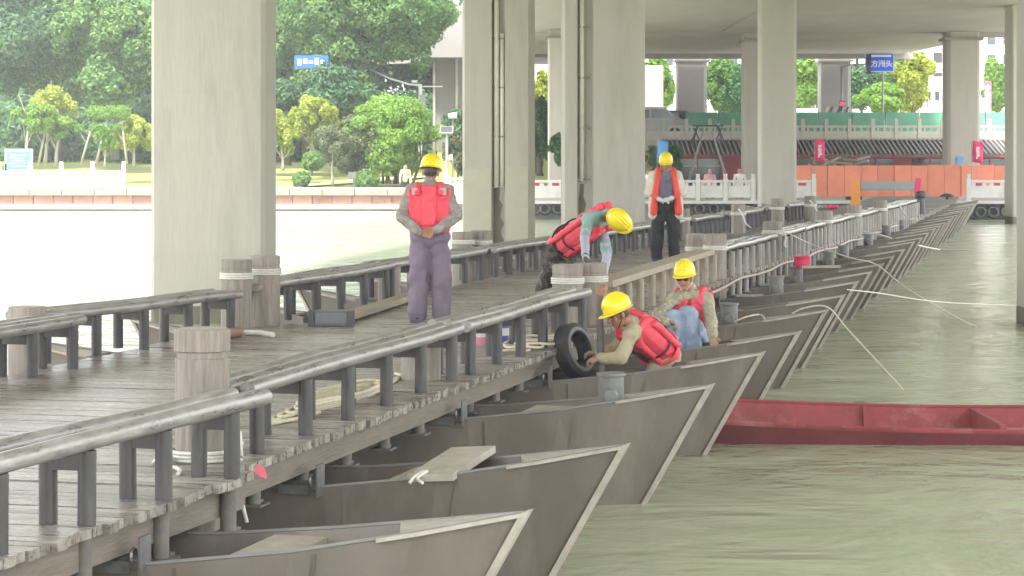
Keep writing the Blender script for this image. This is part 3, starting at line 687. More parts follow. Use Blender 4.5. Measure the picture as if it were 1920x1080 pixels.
# ------------------------------------------------------------------ red rowing boat
def red_boat():
    t = thing('red_boat', 'long faded red wooden boat with a puddled floor, lying on the green water', 'boat', (.95, 22.2, WZ), R(0))
    # local: x along, y depth, z from water
    n = 14; L = 9.0; sec = []
    for i in range(n + 1):
        u = i / n; x = L * u; e = abs(2 * u - 1); hb = .80 * (1 - .30 * e ** 4); g = .14 + .08 * e ** 3 + .022 * math.sin(u * 9 + 1)
        sec.append((x, hb, g))
    v = []; f = []
    for x, hb, g in sec:
        yc = .86
        v += [(x, yc - hb, g), (x, yc - hb * .86, -.12), (x, yc + hb * .86, -.12), (x, yc + hb, g + .06), (x, yc + hb - .045, g + .06), (x, yc + hb * .8, -.02), (x, yc - hb * .8, -.02), (x, yc - hb + .045, g)]
    for i in range(n):
        for k in range(8):
            a = i * 8 + k; b = i * 8 + (k + 1) % 8; f.append((a, a + 8, b + 8, b))
    f += [tuple(range(8)), tuple(range(n * 8 + 7, n * 8 - 1, -1))]
    mb = MB(); mb.v = v; mb.f = f; me = mb.mesh('hull'); me.materials.append(M['redpaint']); me.materials.append(M['redin']); me.materials.append(M['redwalls'])
    for p in me.polygons:
        if p.index < n * 8 and p.index % 8 in (3, 4, 5, 6, 7): p.material_index = 1 if p.index % 8 == 5 else 2
    bm = bmesh.new(); bm.from_mesh(me); bmesh.ops.recalc_face_normals(bm, faces=bm.faces); bm.to_mesh(me); bm.free()
    put('hull', me, None, t)
    for s_, kk in ((-1, 'near'), (1, 'far')):
        MB().tube([(x, .86 + s_ * (hb - .02), g + (.06 if s_ > 0 else 0) + .008) for x, hb, g in sec], .026, 6).build('gunwale', M['redwalls'], t)
    for x in (3.62, 6.6):
        q = MB(); hb = .755; q.box((x, .86, .085), (.06, hb * 2 - .02, .20)).build('bulkhead', M['redwalls'], t)
    for kx in range(2, 22):
        if kx not in (6, 12, 18): continue
        x = .42 * kx; hb = .80 * (1 - .30 * abs(2 * x / L - 1) ** 4); g = .15 + .08 * abs(2 * x / L - 1) ** 3
        MB().add([(x, .86 + hb - .05, g + .05), (x + .05, .86 + hb - .05, g + .05), (x + .05, .86 + hb * .8 - .02, -.015), (x, .86 + hb * .8 - .02, -.015), (x, .86 + hb - .09, g + .05), (x + .05, .86 + hb - .09, g + .05), (x + .05, .86 + hb * .8 - .07, -.015), (x, .86 + hb * .8 - .07, -.015)], [(0, 1, 2, 3), (7, 6, 5, 4), (0, 4, 5, 1), (0, 3, 7, 4), (1, 5, 6, 2)]).build('rib', M['redwalls'], t)
        if kx % 3 == 0: MB().box((x + .02, .86, -.012), (.05, hb * 1.5, .03)).build('floor_rib', M['redin'], t)
    MB().add([(k_ * .3, .855 - .80 * .83 - .006, -.045 + .006 * math.sin(k_ * 1.9)) for k_ in range(2, 29)] + [(k_ * .3, .855 - .80 * .90 - .008, -.012 + .012 * math.sin(k_ * 2.7)) for k_ in range(2, 29)], [(i, i + 1, i + 28, i + 27) for i in range(26)])
    pd = MB(); pts = []
    random.seed(3)
    for k in range(26):
        a = 2 * math.pi * k / 26; r_ = 1 + .35 * math.sin(3 * a + 1) + .2 * math.sin(5 * a)
        pts.append((2.15 + .8 * r_ * math.cos(a) * .8, .8 + .3 * r_ * math.sin(a), -.012))
    pd.add(pts, [tuple(range(26))]).build('puddle', mat('bilge_water', (.36, .07, .07), .04, var=.1), t)
    return t
red_boat()

# ------------------------------------------------------------------ people
TS = bpy.data.scenes.new('workbench')
def evaluated(o):
    TS.collection.objects.link(o)
    with bpy.context.temp_override(scene=TS, view_layer=TS.view_layers[0]):
        dg = bpy.context.evaluated_depsgraph_get()
    m2 = bpy.data.meshes.new_from_object(o.evaluated_get(dg)); bpy.data.objects.remove(o); return m2
def remesh(mb, name, voxel, smooth=4, wr=0.0, wscale=8.0):
    me = mb.mesh(name); o = bpy.data.objects.new(name + '_tmp', me)
    r_ = o.modifiers.new('r', 'REMESH'); r_.mode = 'VOXEL'; r_.voxel_size = voxel; r_.use_smooth_shade = True
    s_ = o.modifiers.new('s', 'SMOOTH'); s_.iterations = smooth; s_.factor = .5
    m2 = evaluated(o); m2.name = name; bpy.data.meshes.remove(me)
    if wr:
        seed = rng.uniform(0, 50)
        nv = len(m2.vertices); co = np.empty(nv * 3, np.float32); no = np.empty(nv * 3, np.float32)
        m2.vertices.foreach_get('co', co); m2.vertex_normals.foreach_get('vector', no); co = co.reshape(-1, 3); no = no.reshape(-1, 3)
        for i in range(nv):
            p = Vector(co[i].tolist()); k = noise.noise(Vector((p.x * wscale + seed, p.y * wscale, p.z * wscale * 1.6))) + .5 * noise.noise(Vector((p.x * wscale * 2.3, p.y * wscale * 2.3 + seed, p.z * wscale * 2.3)))
            co[i] += no[i] * (wr * k)
        m2.vertices.foreach_set('co', co.ravel()); m2.update()
    m2.polygons.foreach_set('use_smooth', [True] * len(m2.polygons))
    return m2

def frame(up, fwd):
    z = Vector(up).normalized(); y = Vector(fwd); y = (y - z * y.dot(z)).normalized(); x = y.cross(z)
    return Matrix((x, y, z)).transposed()      # columns: right-hand x, forward y, up z

def hand(mb, w, d, pn, grow=0.0, curl=.5, side=1):
    """palm from wrist w along d, palm normal pn (the side the fingers curl to)"""
    d = Vector(d).normalized(); pn = Vector(pn); pn = (pn - d * pn.dot(d)).normalized(); s_ = d.cross(pn) * side
    w = Vector(w)
    for k in range(4):
        o = (k - 1.5) * .020
        mb.cap(w + s_ * o * .6, w + d * .082 + s_ * o, .017 + grow, .013 + grow, 8)
    for k, Lf in enumerate((.070, .078, .072, .056)):
        o = (k - 1.5) * .0215; p = w + d * .086 + s_ * o
        a1 = curl * .7; d1 = d * math.cos(a1) + pn * math.sin(a1); a2 = curl * 1.9; d2 = d * math.cos(a2) + pn * math.sin(a2)
        q = p + d1 * Lf * .52; e = q + d2 * Lf * .48
        mb.cap(p, q, .0098 + grow, .009 + grow, 8); mb.cap(q, e, .009 + grow, .0078 + grow, 8)
    p = w + d * .03 - s_ * .03; td = (d * .7 - s_ * .6 + pn * .35).normalized(); q = p + td * .04; e = q + (d * .85 - s_ * .1 + pn * .5).normalized() * .03
    mb.cap(p - td * .01, q, .0145 + grow, .0115 + grow, 8); mb.cap(q, e, .0112 + grow, .009 + grow, 8)

def person(label, base, J, tf, hf, mats, curl=(.5, .5), pn=((0, 0, -1), (0, 0, -1)), vest='life', hires=True, helmet=True, glasses=False, sleeves=None, rz=0, hairback=True):
    """J: joints relative to base. tf torso forward, hf head forward"""
    t = thing('person', label, 'person', base, rz)
    J = {k: Vector(v) for k, v in J.items()}
    vx = .0105 if hires else .022
    tup = J['neck'] - J['pelvis']; T = frame(tup, tf); hup = J.get('hup', J['head'] - J['neck']); Hh = frame(hup, hf)
    tl = tup.length; pel = J['pelvis']; X = T.col[0]; Yv = T.col[1]; Z = T.col[2]
    def tor(mb, g):
        for s_ in (-1, 1):
            mb.cap(pel + X * s_ * .075, pel + Z * tl * .45 + X * s_ * .07, .105 + g, .098 + g)
            mb.cap(pel + Z * tl * .45 + X * s_ * .07, pel + Z * tl * .80 + X * s_ * .085, .098 + g, .105 + g)
        mb.cap(J['shL'], pel + Z * tl * .88, .062 + g, .085 + g); mb.cap(J['shR'], pel + Z * tl * .88, .062 + g, .085 + g)
    def arms(mb, g, upto=1.0, r=(.05, .042, .03)):
        for s_ in 'LR':
            sh, el, ha = J['sh' + s_], J['el' + s_], J['ha' + s_]
            mb.cap(sh, el, r[0] + g, r[1] + g)
            if upto > .5: mb.cap(el, el + (ha - el) * min(1, (upto - .5) * 2), r[1] + g, r[2] + g)
    def legs(mb, g, r=(.082, .056, .042), upto=1.0):
        for s_ in 'LR':
            hp, kn, an = J['hip' + s_], J['kn' + s_], J['an' + s_]
            mb.cap(hp, kn, r[0] + g, r[1] + g); mb.cap(kn, kn + (an - kn) * upto, r[1] + g, r[2] + g)
        mb.cap(J['hipL'], J['hipR'], r[0] + .02 + g, r[0] + .02 + g); mb.cap(pel, (J['hipL'] + J['hipR']) / 2, .1 + g, .1 + g)
    # body: one continuous skin
    b = MB(); tor(b, -.004); arms(b, -.002); legs(b, -.006)
    hd = J['head']; b.cap(J['neck'] - Z * .03, hd - Hh.col[2] * .05, .058, .052)
    b.ell(hd + Hh @ Vector((0, -.005, .02)), (.078, .096, .105), Hh)                      # cranium
    b.ell(hd + Hh @ Vector((0, .03, -.045)), (.058, .062, .075), Hh)                     # face and jaw
    b.ell(hd + Hh @ Vector((0, .072, -.098)), (.022, .02, .018), Hh)                     # chin
    b.cap(hd + Hh @ Vector((0, .092, .005)), hd + Hh @ Vector((0, .112, -.032)), .010, .016, 8)   # nose
    b.cap(hd + Hh @ Vector((-.035, .083, .022)), hd + Hh @ Vector((.035, .083, .022)), .013, .013, 8)  # brow
    for s_ in (-1, 1): b.ell(hd + Hh @ Vector((s_ * .08, -.002, -.012)), (.012, .02, .034), Hh); b.ell(hd + Hh @ Vector((s_ * .04, .066, -.03)), (.022, .018, .02), Hh)
    for i, s_ in enumerate('LR'):
        d = J['ha' + s_] - J['el' + s_]
        if 'hd' + s_ in J: d = J['hd' + s_]
        hand(b, J['ha' + s_], d, pn[i], 0, curl[i], 1 if s_ == 'L' else -1)
    for s_ in 'LR':
        b.cap(J['an' + s_], J['to' + s_], .04, .034)
    put('body', remesh(b, 'body', .0078 if hires else vx, 3), M[mats['skin']], t)
    # eyes and mouth
    if hires:
        for s_ in (-1, 1):
            MB().ell(hd + Hh @ Vector((s_ * .031, .083, .0)), (.013, .008, .007), Hh, 8, 6).build('eye', M['hair'] if not glasses else M['darkp'], t, smooth=True)
        MB().ell(hd + Hh @ Vector((0, .090, -.066)), (.024, .009, .006), Hh, 8, 6).build('mouth', mat('lips', (.25, .09, .07), .5), t, smooth=True)
        # hair rim below the helmet
        q = MB(); q.ell(hd + Hh @ Vector((0, -.02, .012)), (.079, .088, .085), Hh, 16, 10)
        put('hair', remesh(q, 'hair', .012, 2), M['hair'], t)
    # shirt
    sh = MB(); tor(sh, .014); 
    for s_ in 'LR': sh.cap(J['sh' + s_], J['el' + s_], .064, .056)
    sup = mats.get('sleeve_up', 1.0)
    if not mats.get('under'):
        arms(sh, .016, upto=sup, r=(.05, .044, .036))
    sh.cap(J['neck'] - Z * .05, J['neck'] + Z * .015, .075, .066)
    put('shirt', remesh(sh, 'shirt', vx, 3, .014 if hires else 0, 9), M[mats['shirt']], t)
    if mats.get('under'):
        u = MB(); arms(u, .010, upto=1.0); put('sleeve', remesh(u, 'sleeve', vx, 3, .006, 11), M[mats['under']], t)
    # trousers
    tr = MB(); legs(tr, .016, r=mats.get('legr', (.085, .068, .06)), upto=mats.get('legto', .95))
    put('trousers', remesh(tr, 'trousers', vx, 3, .022 if hires else 0, 6), M[mats['trousers']], t)
    # shoes
    for s_ in 'LR':
        f_ = MB(); an, to = J['an' + s_], J['to' + s_]; d = (to - an); dn = Vector((d.x, d.y, 0)).normalized() if Vector((d.x, d.y, 0)).length > .02 else Vector((0, 1, 0))
        f_.cap(an + Vector((0, 0, -.005)) - dn * .03, to, .052, .044); f_.cap(an + Vector((0, 0, .05)), an, .05, .05)
        put('boot', remesh(f_, 'boot', .013, 2), M[mats.get('boot', 'boot')], t)
    # gloves
    if mats.get('glove'):
        for i, s_ in enumerate('LR'):
            q = MB(); d = J['ha' + s_] - J['el' + s_]; 
            if 'hd' + s_ in J: d2 = J['hd' + s_]
            else: d2 = d
            hand(q, J['ha' + s_], d2, pn[i], .004, curl[i], 1 if s_ == 'L' else -1); q.cap(J['ha' + s_] - d.normalized() * .05, J['ha' + s_] + d.normalized() * .01, .042, .034)
            put('glove', remesh(q, 'glove', .0075, 2), M[mats['glove']], t)
    # vest
    if vest == 'life':
        def pad(lx, ly, lz, sx, sy, sz, name, m, wr=.006):
            q = MB(); c = pel + T @ Vector((lx, ly, lz)); rr_ = min(sx, sy, sz) * .42
            for a in (-1, 1):
                for b_ in (-1, 1):
                    q.cap(c + T @ Vector((a * (sx / 2 - rr_), b_ * (sy / 2 - rr_), -sz / 2 + rr_)), c + T @ Vector((a * (sx / 2 - rr_), b_ * (sy / 2 - rr_), sz / 2 - rr_)), rr_, rr_)
            q.box(c, (sx - rr_ * .6, sy - rr_ * .5, sz - rr_ * .6), T)
            put(name, remesh(q, name, .009, 6, wr, 10), m, t)
        vm = M['vest']; hz = tl * .52
        for k in (-1, 0, 1): pad(k * .142, -.118 + .024 * abs(k), hz + (.02 if k == 0 else .0), .168, .070, tl * .84 - abs(k) * .03, 'back_panel', vm, .010)
        for k in (-1, 1): pad(k * .088, .118, hz, .155, .072, tl * .76, 'front_panel', vm, .009)
        q = MB()
        for s_ in (-1, 1):
            q.cap(pel + Z * tl * .22 + X * s_ * .08, pel + Z * tl * .80 + X * s_ * .085, .130, .126)
        q.cap(pel + Z * tl * .86 + X * .13, pel + Z * tl * .86 - X * .13, .075, .075)
        put('vest_shell', remesh(q, 'vest_shell', .010, 3, .006, 8), vm, t)
        for k in (-1, 1):
            q = MB(); pts = [pel + T @ Vector((k * .125, y, tl * z)) for y, z in ((-.13, .82), (-.09, .92), (0, .97), (.07, .93), (.125, .80))]
            for a, b_ in zip(pts, pts[1:]): q.cap(a, b_, .042, .042)
            put('shoulder_strap', remesh(q, 'shoulder_strap', .010, 5), vm, t)
        # lower flap and waist strap
        q = MB(); n = 22
        vs = []
        for lz, rx, ry in ((tl * .17, .235, .185), (tl * .02, .205, .165)):
            for k in range(n):
                a = 2 * math.pi * k / n; vs.append(pel + T @ Vector((rx * math.cos(a), ry * math.sin(a), lz)))
        for lz, rx, ry in ((tl * .02, .19, .15), (tl * .17, .22, .17)):
            for k in range(n):
                a = 2 * math.pi * k / n; vs.append(pel + T @ Vector((rx * math.cos(a), ry * math.sin(a), lz)))
        q.add(vs, [(i * n + k, i * n + (k + 1) % n, ((i + 1) % 4) * n + (k + 1) % n, ((i + 1) % 4) * n + k) for i in range(4) for k in range(n)])
        q.build('waist_flap', vm, t, smooth=True)
        vs = []
        q = MB(); pts = [pel + T @ Vector((.238 * math.cos(a), .188 * math.sin(a), tl * .19)) for a in [2 * math.pi * k / 24 for k in range(25)]]
        q.tube(pts, .011, 6, False).build('waist_strap', M[mats.get('strapm', 'vest')], t, smooth=True)
        for zz, mm in ((.40, 'strap'),):
            if mats.get('dstrap'):
                MB().tube([pel + T @ Vector((.232 * math.cos(a), .178 * math.sin(a), tl * zz)) for a in [2 * math.pi * k / 26 for k in range(27)]], .010, 6, False).build('webbing', M[mm], t, smooth=True)
        for k in (-1, 1):
            MB().box(pel + T @ Vector((k * .02, .165, tl * .42)), (.035, .02, .05), T).build('buckle', M['strap'], t)
            MB().box(pel + T @ Vector((k * .150, -.152, tl * .84)), (.065, .012, .075), T).build('reflective_patch', M['reflect'], t)
    elif vest == 'open':
        for k in (-1, 1):
            q = MB(); pts = [pel + T @ Vector((k * x, y, tl * z)) for x, y, z in ((.13, -.125, .3), (.12, -.13, .85), (.115, -.05, 1.03), (.115, .05, 1.02), (.135, .135, .8), (.17, .15, .4), (.19, .14, .02), (.20, .13, -.22))]
            wds = [.06, .06, .05, .045, .05, .055, .062, .068]
            for (a, b_), wd in zip(zip(pts, pts[1:]), wds): q.cap(a, b_, wd, wd)
            me = remesh(q, 'vest_strap', .012, 2); put('vest_strap', me, M['vestor'], t)
        q = MB(); 
        for k in (-1, 1): q.cap(pel + T @ Vector((k * .19, .05, tl * .7)), pel + T @ Vector((k * .20, .04, -tl * .32)), .07, .085)
        q.cap(pel + T @ Vector((-.12, -.10, tl * .8)), pel + T @ Vector((-.13, -.09, -tl * .3)), .08, .09); q.cap(pel + T @ Vector((.12, -.10, tl * .8)), pel + T @ Vector((.13, -.09, -tl * .3)), .08, .09)
        arms(q, .03, upto=.5 + .08); q.cap(J['shL'], pel + Z * tl * .9 - Yv * .05, .09, .08); q.cap(J['shR'], pel + Z * tl * .9 - Yv * .05, .09, .08)
        put('jacket', remesh(q, 'jacket', .011, 3, .008, 8), M['cream'], t)
    # hard hat
    if helmet:
        c = hd + Hh @ Vector((0, -.005, .045)); q = MB(); n = 28
        rows = [(1.00, .0), (.985, .035), (.93, .07), (.80, .105), (.58, .13), (.3, .145), (0.02, .15)]
        vs = []
        for r_, z in rows:
            for k in range(n):
                a = 2 * math.pi * k / n; rid = 1 + .0 * math.cos(a)
                zz = z * (1 + .07 * math.exp(-(math.sin(a - math.pi / 2)) ** 2 * 0) * 0)
                vs.append(c + Hh @ Vector((.112 * r_ * math.cos(a), .138 * r_ * math.sin(a), zz)))
        m_ = len(rows)
        q.add(vs, [(i * n + k, i * n + (k + 1) % n, (i + 1) * n + (k + 1) % n, (i + 1) * n + k) for i in range(m_ - 1) for k in range(n)] + [tuple(range((m_ - 1) * n, m_ * n))])
        hat = q.build('hard_hat', M['yellow'], t, smooth=True)
        q = MB(); vs = []
        for dz, gr in ((0, 0), (-.012, 1), (-.018, 1), (-.010, 0)):
            for k in range(n):
                a = 2 * math.pi * k / n; e = (.012 + (.05 * max(0, math.sin(a)) ** 2 if math.sin(a) > 0 else .0)) * gr
                vs.append(c + Hh @ Vector(((.112 + e * .5) * math.cos(a), (.138 + e) * math.sin(a), dz)))
        q.add(vs, [(i * n + k, i * n + (k + 1) % n, ((i + 1) % 4) * n + (k + 1) % n, ((i + 1) % 4) * n + k) for i in range(4) for k in range(n)])
        q.build('brim', M['yellow'], hat, smooth=True)
        q = MB()
        for s_ in (-.03, 0, .03):
            q.tube([c + Hh @ Vector((s_ * math.cos(a * .0) , .138 * math.cos(a), .15 * math.sin(a) + .002 - abs(s_) * .12)) for a in [R(20 + 14 * k) for k in range(11)]], .008, 6)
        q.build('ridge', M['yellow'], hat, smooth=True)
        for s_ in (-1, 1):
            MB().tube([c + Hh @ Vector((s_ * .098, .01, -.01)), hd + Hh @ Vector((s_ * .078, .03, -.06)), hd + Hh @ Vector((s_ * .02, .06, -.118))], .005, 5).build('chin_strap', M['strap'] if mats.get('dstrap') else M['ropew'], t)
    if glasses:
        q = MB()
        for s_ in (-1, 1): q.ell(hd + Hh @ Vector((s_ * .036, .096, .003)), (.031, .009, .021), Hh, 12, 8)
        q.cap(hd + Hh @ Vector((-.02, .103, .008)), hd + Hh @ Vector((.02, .103, .008)), .005, .005, 6)
        for s_ in (-1, 1): q.cap(hd + Hh @ Vector((s_ * .065, .09, .008)), hd + Hh @ Vector((s_ * .085, 0, .0)), .004, .004, 6)
        q.build('sunglasses', M['darkp'], t, smooth=True)
    return t

# A: back to the camera, hands clasped behind
person('worker with his back to us, hands clasped behind, red life vest and mauve trousers', (-.87, 25.3, 0),
       dict(pelvis=(0, 0, .93), neck=(0, .02, 1.46), head=(.01, .045, 1.585), shL=(-.19, 0, 1.39), shR=(.19, 0, 1.39),
            elL=(-.30, -.10, 1.12), elR=(.29, -.10, 1.12), haL=(-.10, -.215, .955), haR=(.09, -.235, .985), hdL=(.95, -.1, -.25), hdR=(-.95, 0, -.3),
            hipL=(-.09, 0, .90), hipR=(.09, 0, .90), knL=(-.115, -.0, .48), knR=(.12, .02, .48), anL=(-.125, -.02, .07), anR=(.13, 0, .07), toL=(-.15, .15, .035), toR=(.15, .16, .035)),
       (0, 1, 0), (.12, 1, -.1), dict(skin='skin', shirt='camoA', trousers='purple', legr=(.098, .092, .088)), curl=(.35, .6), pn=((0, -1, 0.2), (0, 1, 0)))
# B: facing us, hands in front
person('worker facing us in an open cream jacket with orange vest and black trousers', (2.47, 38.6, 0),
       dict(pelvis=(0, 0, .95), neck=(0, -.02, 1.48), head=(.0, -.05, 1.60), shL=(.19, 0, 1.41), shR=(-.19, 0, 1.41),
            elL=(.28, -.03, 1.13), elR=(-.28, -.03, 1.13), haL=(.05, -.25, 1.04), haR=(-.09, -.26, 1.02), hdL=(-.9, -.15, -.1), hdR=(.9, -.1, 0),
            hipL=(.09, 0, .92), hipR=(-.09, 0, .92), knL=(.13, -.02, .5), knR=(-.13, -.02, .5), anL=(.14, 0, .07), anR=(-.14, 0, .07), toL=(.16, -.16, .035), toR=(-.16, -.16, .035)),
       (0, -1, 0), (-.1, -1, -.15), dict(skin='skin2', shirt='greytee', trousers='black', glove='glovew', sleeve_up=.5, legr=(.098, .085, .075)), curl=(.8, .8), pn=((0, .5, -.8), (0, .5, -.8)), vest='open')
# C: bending over the roped pair
bx, by = .50, 27.2
def rel(p, b): return (p[0] - b[0], p[1] - b[1], p[2] - b[2])
bC = (.50, 27.0, 0)
def wp(px, py, Y, b=bC): q = at(px, py, Y); return (q.x - b[0], q.y - b[1], q.z - b[2])
person('worker bending over the roped pair of piles in camouflage trousers and red life vest', bC,
       dict(pelvis=wp(1052, 462, 26.9), neck=wp(1136, 404, 26.1), head=wp(1158, 412, 25.75), shL=wp(1128, 424, 26.45), shR=wp(1103, 410, 25.85),
            elL=wp(1138, 478, 26.1), elR=wp(1096, 447, 25.6), haL=wp(1130, 524, 25.75), haR=wp(1098, 484, 25.0), hdL=(.1, -.1, -1), hdR=(.35, -.5, -.55),
            hipL=wp(1058, 470, 27.05), hipR=wp(1040, 472, 26.75), knL=wp(1062, 530, 26.8), knR=wp(1030, 518, 26.9), anL=(.18, -.35, .09), anR=wp(1018, 549, 28.0 - .85), toL=(.26, -.5, .045), toR=wp(1024, 562, 27.1)),
       (.75, -.25, -1), (1.0, -.35, -.75), dict(skin='skin', shirt='teal', trousers='camoC', under='lav', glove='gloveg', dstrap=1, legr=(.1, .085, .075), strapm='strap', legto=1.0), curl=(.7, .6), pn=((-1, 0, 0), (0, -.3, -1)))
# D: kneeling in the boat, reaching to the left
bD = (1.10, 22.0, -.7)
def wd_(px, py, Y): return wp(px, py, Y - 1.3, bD)
person('worker kneeling in a boat, bent double with a beige shirt and red life vest', bD,
       dict(pelvis=wd_(1243, 662, 23.5), neck=wd_(1182, 605, 23.1), head=wd_(1160, 588, 22.95), shL=wd_(1196, 608, 23.4), shR=wd_(1183, 628, 22.9), hup=(-.35, -.1, .9),
            elL=wd_(1150, 655, 23.4), elR=wd_(1166, 670, 22.85), haL=wd_(1122, 662, 23.25), haR=wd_(1126, 672, 22.95), hdL=(-1, .0, .05), hdR=(-1, .0, -.1),
            hipL=wd_(1240, 674, 23.6), hipR=wd_(1244, 676, 23.4), knL=(.02, .22, .10), knR=(.02, -.02, .10), anL=(.36, .22, .06), anR=(.36, 0, .06), toL=(.48, .22, .03), toR=(.48, .0, .03)),
       (-.6, -.25, -1), (-1, -.35, -.55), dict(skin='skin', shirt='beige', trousers='beige', glove='gloveb', legr=(.1, .085, .075), dstrap=1), curl=(.8, .8), pn=((0, 0, -1), (0, 0, -1)))
# E: sitting, sunglasses
bE = (1.88, 25.0, -.7)
def we(px, py, Y): return wp(px, py, Y, bE)
person('seated worker in sunglasses and pale jeans, one gloved hand on the boat side', bE,
       dict(pelvis=we(1302, 628, 25.2), neck=we(1294, 543, 25.05), head=we(1284, 521, 24.95), hup=(-.08, -.12, 1), shL=we(1326, 560, 24.98), shR=we(1260, 562, 25.0),
            elL=we(1334, 608, 24.66), elR=we(1236, 592, 24.8), haL=we(1337, 630, 24.40), haR=we(1250, 604, 24.6), hdL=(.05, -.6, -.8), hdR=(.8, -.3, -.2),
            hipL=we(1312, 638, 25.15), hipR=we(1290, 638, 25.15), knL=we(1288, 590, 24.72), knR=we(1262, 598, 24.68), anL=(.05, -.42, .06), anR=(-.22, -.42, .06), toL=(.0, -.55, .03), toR=(-.27, -.55, .03)),
       (-.25, -1, 0), (-.35, -1, -.12), dict(skin='skin2', shirt='camoE', trousers='jeans', glove='gloveb', legr=(.095, .085, .072)), curl=(.35, .9), pn=((0, -.8, -.5), (0, -.5, -.8)), glasses=True)

# distant pedestrians
def walker(label, px, Y, z, shirt, f=(0, -1, 0), h=1.0):
    x = (px - 960) * Y / FPX
    person(label, (x, Y, z), dict(pelvis=(0, 0, .9 * h), neck=(0, 0, 1.42 * h), head=(0, -.02, 1.54 * h), shL=(.18, 0, 1.36 * h), shR=(-.18, 0, 1.36 * h), elL=(.24, 0, 1.08 * h), elR=(-.24, 0, 1.08 * h), haL=(.24, -.08, .84 * h), haR=(-.24, -.08, .84 * h),
           hipL=(.09, 0, .88 * h), hipR=(-.09, 0, .88 * h), knL=(.1, -.05, .48 * h), knR=(-.1, .03, .48 * h), anL=(.1, 0, .07), anR=(-.1, .1, .07), toL=(.1, -.15, .04), toR=(-.1, -.05, .04)), f, f,
           dict(skin='skin2', shirt=shirt, trousers='black'), vest=None, hires=False, helmet=False)
M['pinkshirt'] = mat('pink_shirt', (.6, .33, .35), .8); M['whiteshirt'] = mat('white_shirt', (.7, .68, .64), .8); M['yshirt'] = mat('pale_yellow_shirt', (.65, .5, .28), .8)
walker('stroller in a pink shirt behind the quay balustrade', 1331, 99.5, -.5, 'pinkshirt', h=.95)
walker('stroller in a white shirt behind the quay balustrade, before the red wall', 1387, 100, -.5, 'whiteshirt', (1, 0, 0), h=.95)
walker('passer-by in a pale yellow shirt on the left bank by the tree trunks', 760, 113, -.35, 'yshirt', (-1, 0, 0), .9)
walker('passer-by in a white shirt behind the shoulder of the worker facing us', 1216, 100, -.45, 'whiteshirt', (-1, 0, 0), .9)

# ------------------------------------------------------------------ things on the bridge and boats
def tyre(label, c, Mx, Ro=.25, Ri=.155, w=.16, name='tyre', cat='tyre', group=None):
    t = thing(name, label, cat, c, 0, group)
    prof = [(Ri, -w * .38), (Ri + .015, -w * .5), (Ro - .03, -w * .5), (Ro, -w * .36), (Ro, w * .36), (Ro - .03, w * .5), (Ri + .015, w * .5), (Ri, w * .38)]
    n = 36; vs = []
    for r_, z in prof:
        for k in range(n):
            a = 2 * math.pi * k / n; vs.append(Mx @ Vector((r_ * math.cos(a), r_ * math.sin(a), z)))
    m_ = len(prof); q = MB(); q.add(vs, [(i * n + k, i * n + (k + 1) % n, ((i + 1) % m_) * n + (k + 1) % n, ((i + 1) % m_) * n + k) for i in range(m_) for k in range(n)])
    q.build('carcass', M['rubber'], t, ang=35)
    q = MB()
    for z in (-.045, -.015, .015, .045):
        q.torus((0, 0, 0), Ro + .001, .006, Mx, 36, 5) if False else q.add([Mx @ Vector(((Ro + e) * math.cos(2 * math.pi * k / 36), (Ro + e) * math.sin(2 * math.pi * k / 36), z + dz)) for e, dz in ((-.004, -.011), (.006, -.009), (.006, .009), (-.004, .011)) for k in range(36)],
              [(i * 36 + k, i * 36 + (k + 1) % 36, (i + 1) * 36 + (k + 1) % 36, (i + 1) * 36 + k) for i in range(3) for k in range(36)])
    q.build('tread_rib', M['rubber'], t)
    q = MB()
    q.add([Mx @ Vector((r_ * math.cos(2 * math.pi * k / 36), r_ * math.sin(2 * math.pi * k / 36), w * .5 + h_)) for r_, h_ in ((Ri + .02, .0), (Ri + .03, .006), (Ri + .045, .006), (Ri + .055, 0)) for k in range(36)],
          [(i * 36 + k, i * 36 + (k + 1) % 36, (i + 1) * 36 + (k + 1) % 36, (i + 1) * 36 + k) for i in range(3) for k in range(36)])
    q.build('sidewall_ring', M['bollard'], t)
    return t
p = at(1077, 658, 22.1)
ax = Vector((.80, -.52, .28)).normalized()
tyre('old car tyre leaning between the bridge edge and a boat, left of the kneeling worker', p, ax.to_track_quat('Z', 'Y').to_matrix())

def rope(label, pts, r=.012, m='ropew', cat='rope', group=None, sag=0, name='rope'):
    pts = [Vector(p) for p in pts]; P = []
    for i in range(len(pts) - 1):                                  # Catmull-Rom through the points
        p0, p1, p2, p3 = pts[max(i - 1, 0)], pts[i], pts[i + 1], pts[min(i + 2, len(pts) - 1)]
        for k in range(8):
            u = k / 8; P.append(.5 * ((2 * p1) + (p2 - p0) * u + (2 * p0 - 5 * p1 + 4 * p2 - p3) * u * u + (3 * p1 - p0 - 3 * p2 + p3) * u ** 3))
    P.append(pts[-1])
    o = MB().tube(P, r, 7).build(name, M[m], smooth=True); return tag(o, label, cat, group)

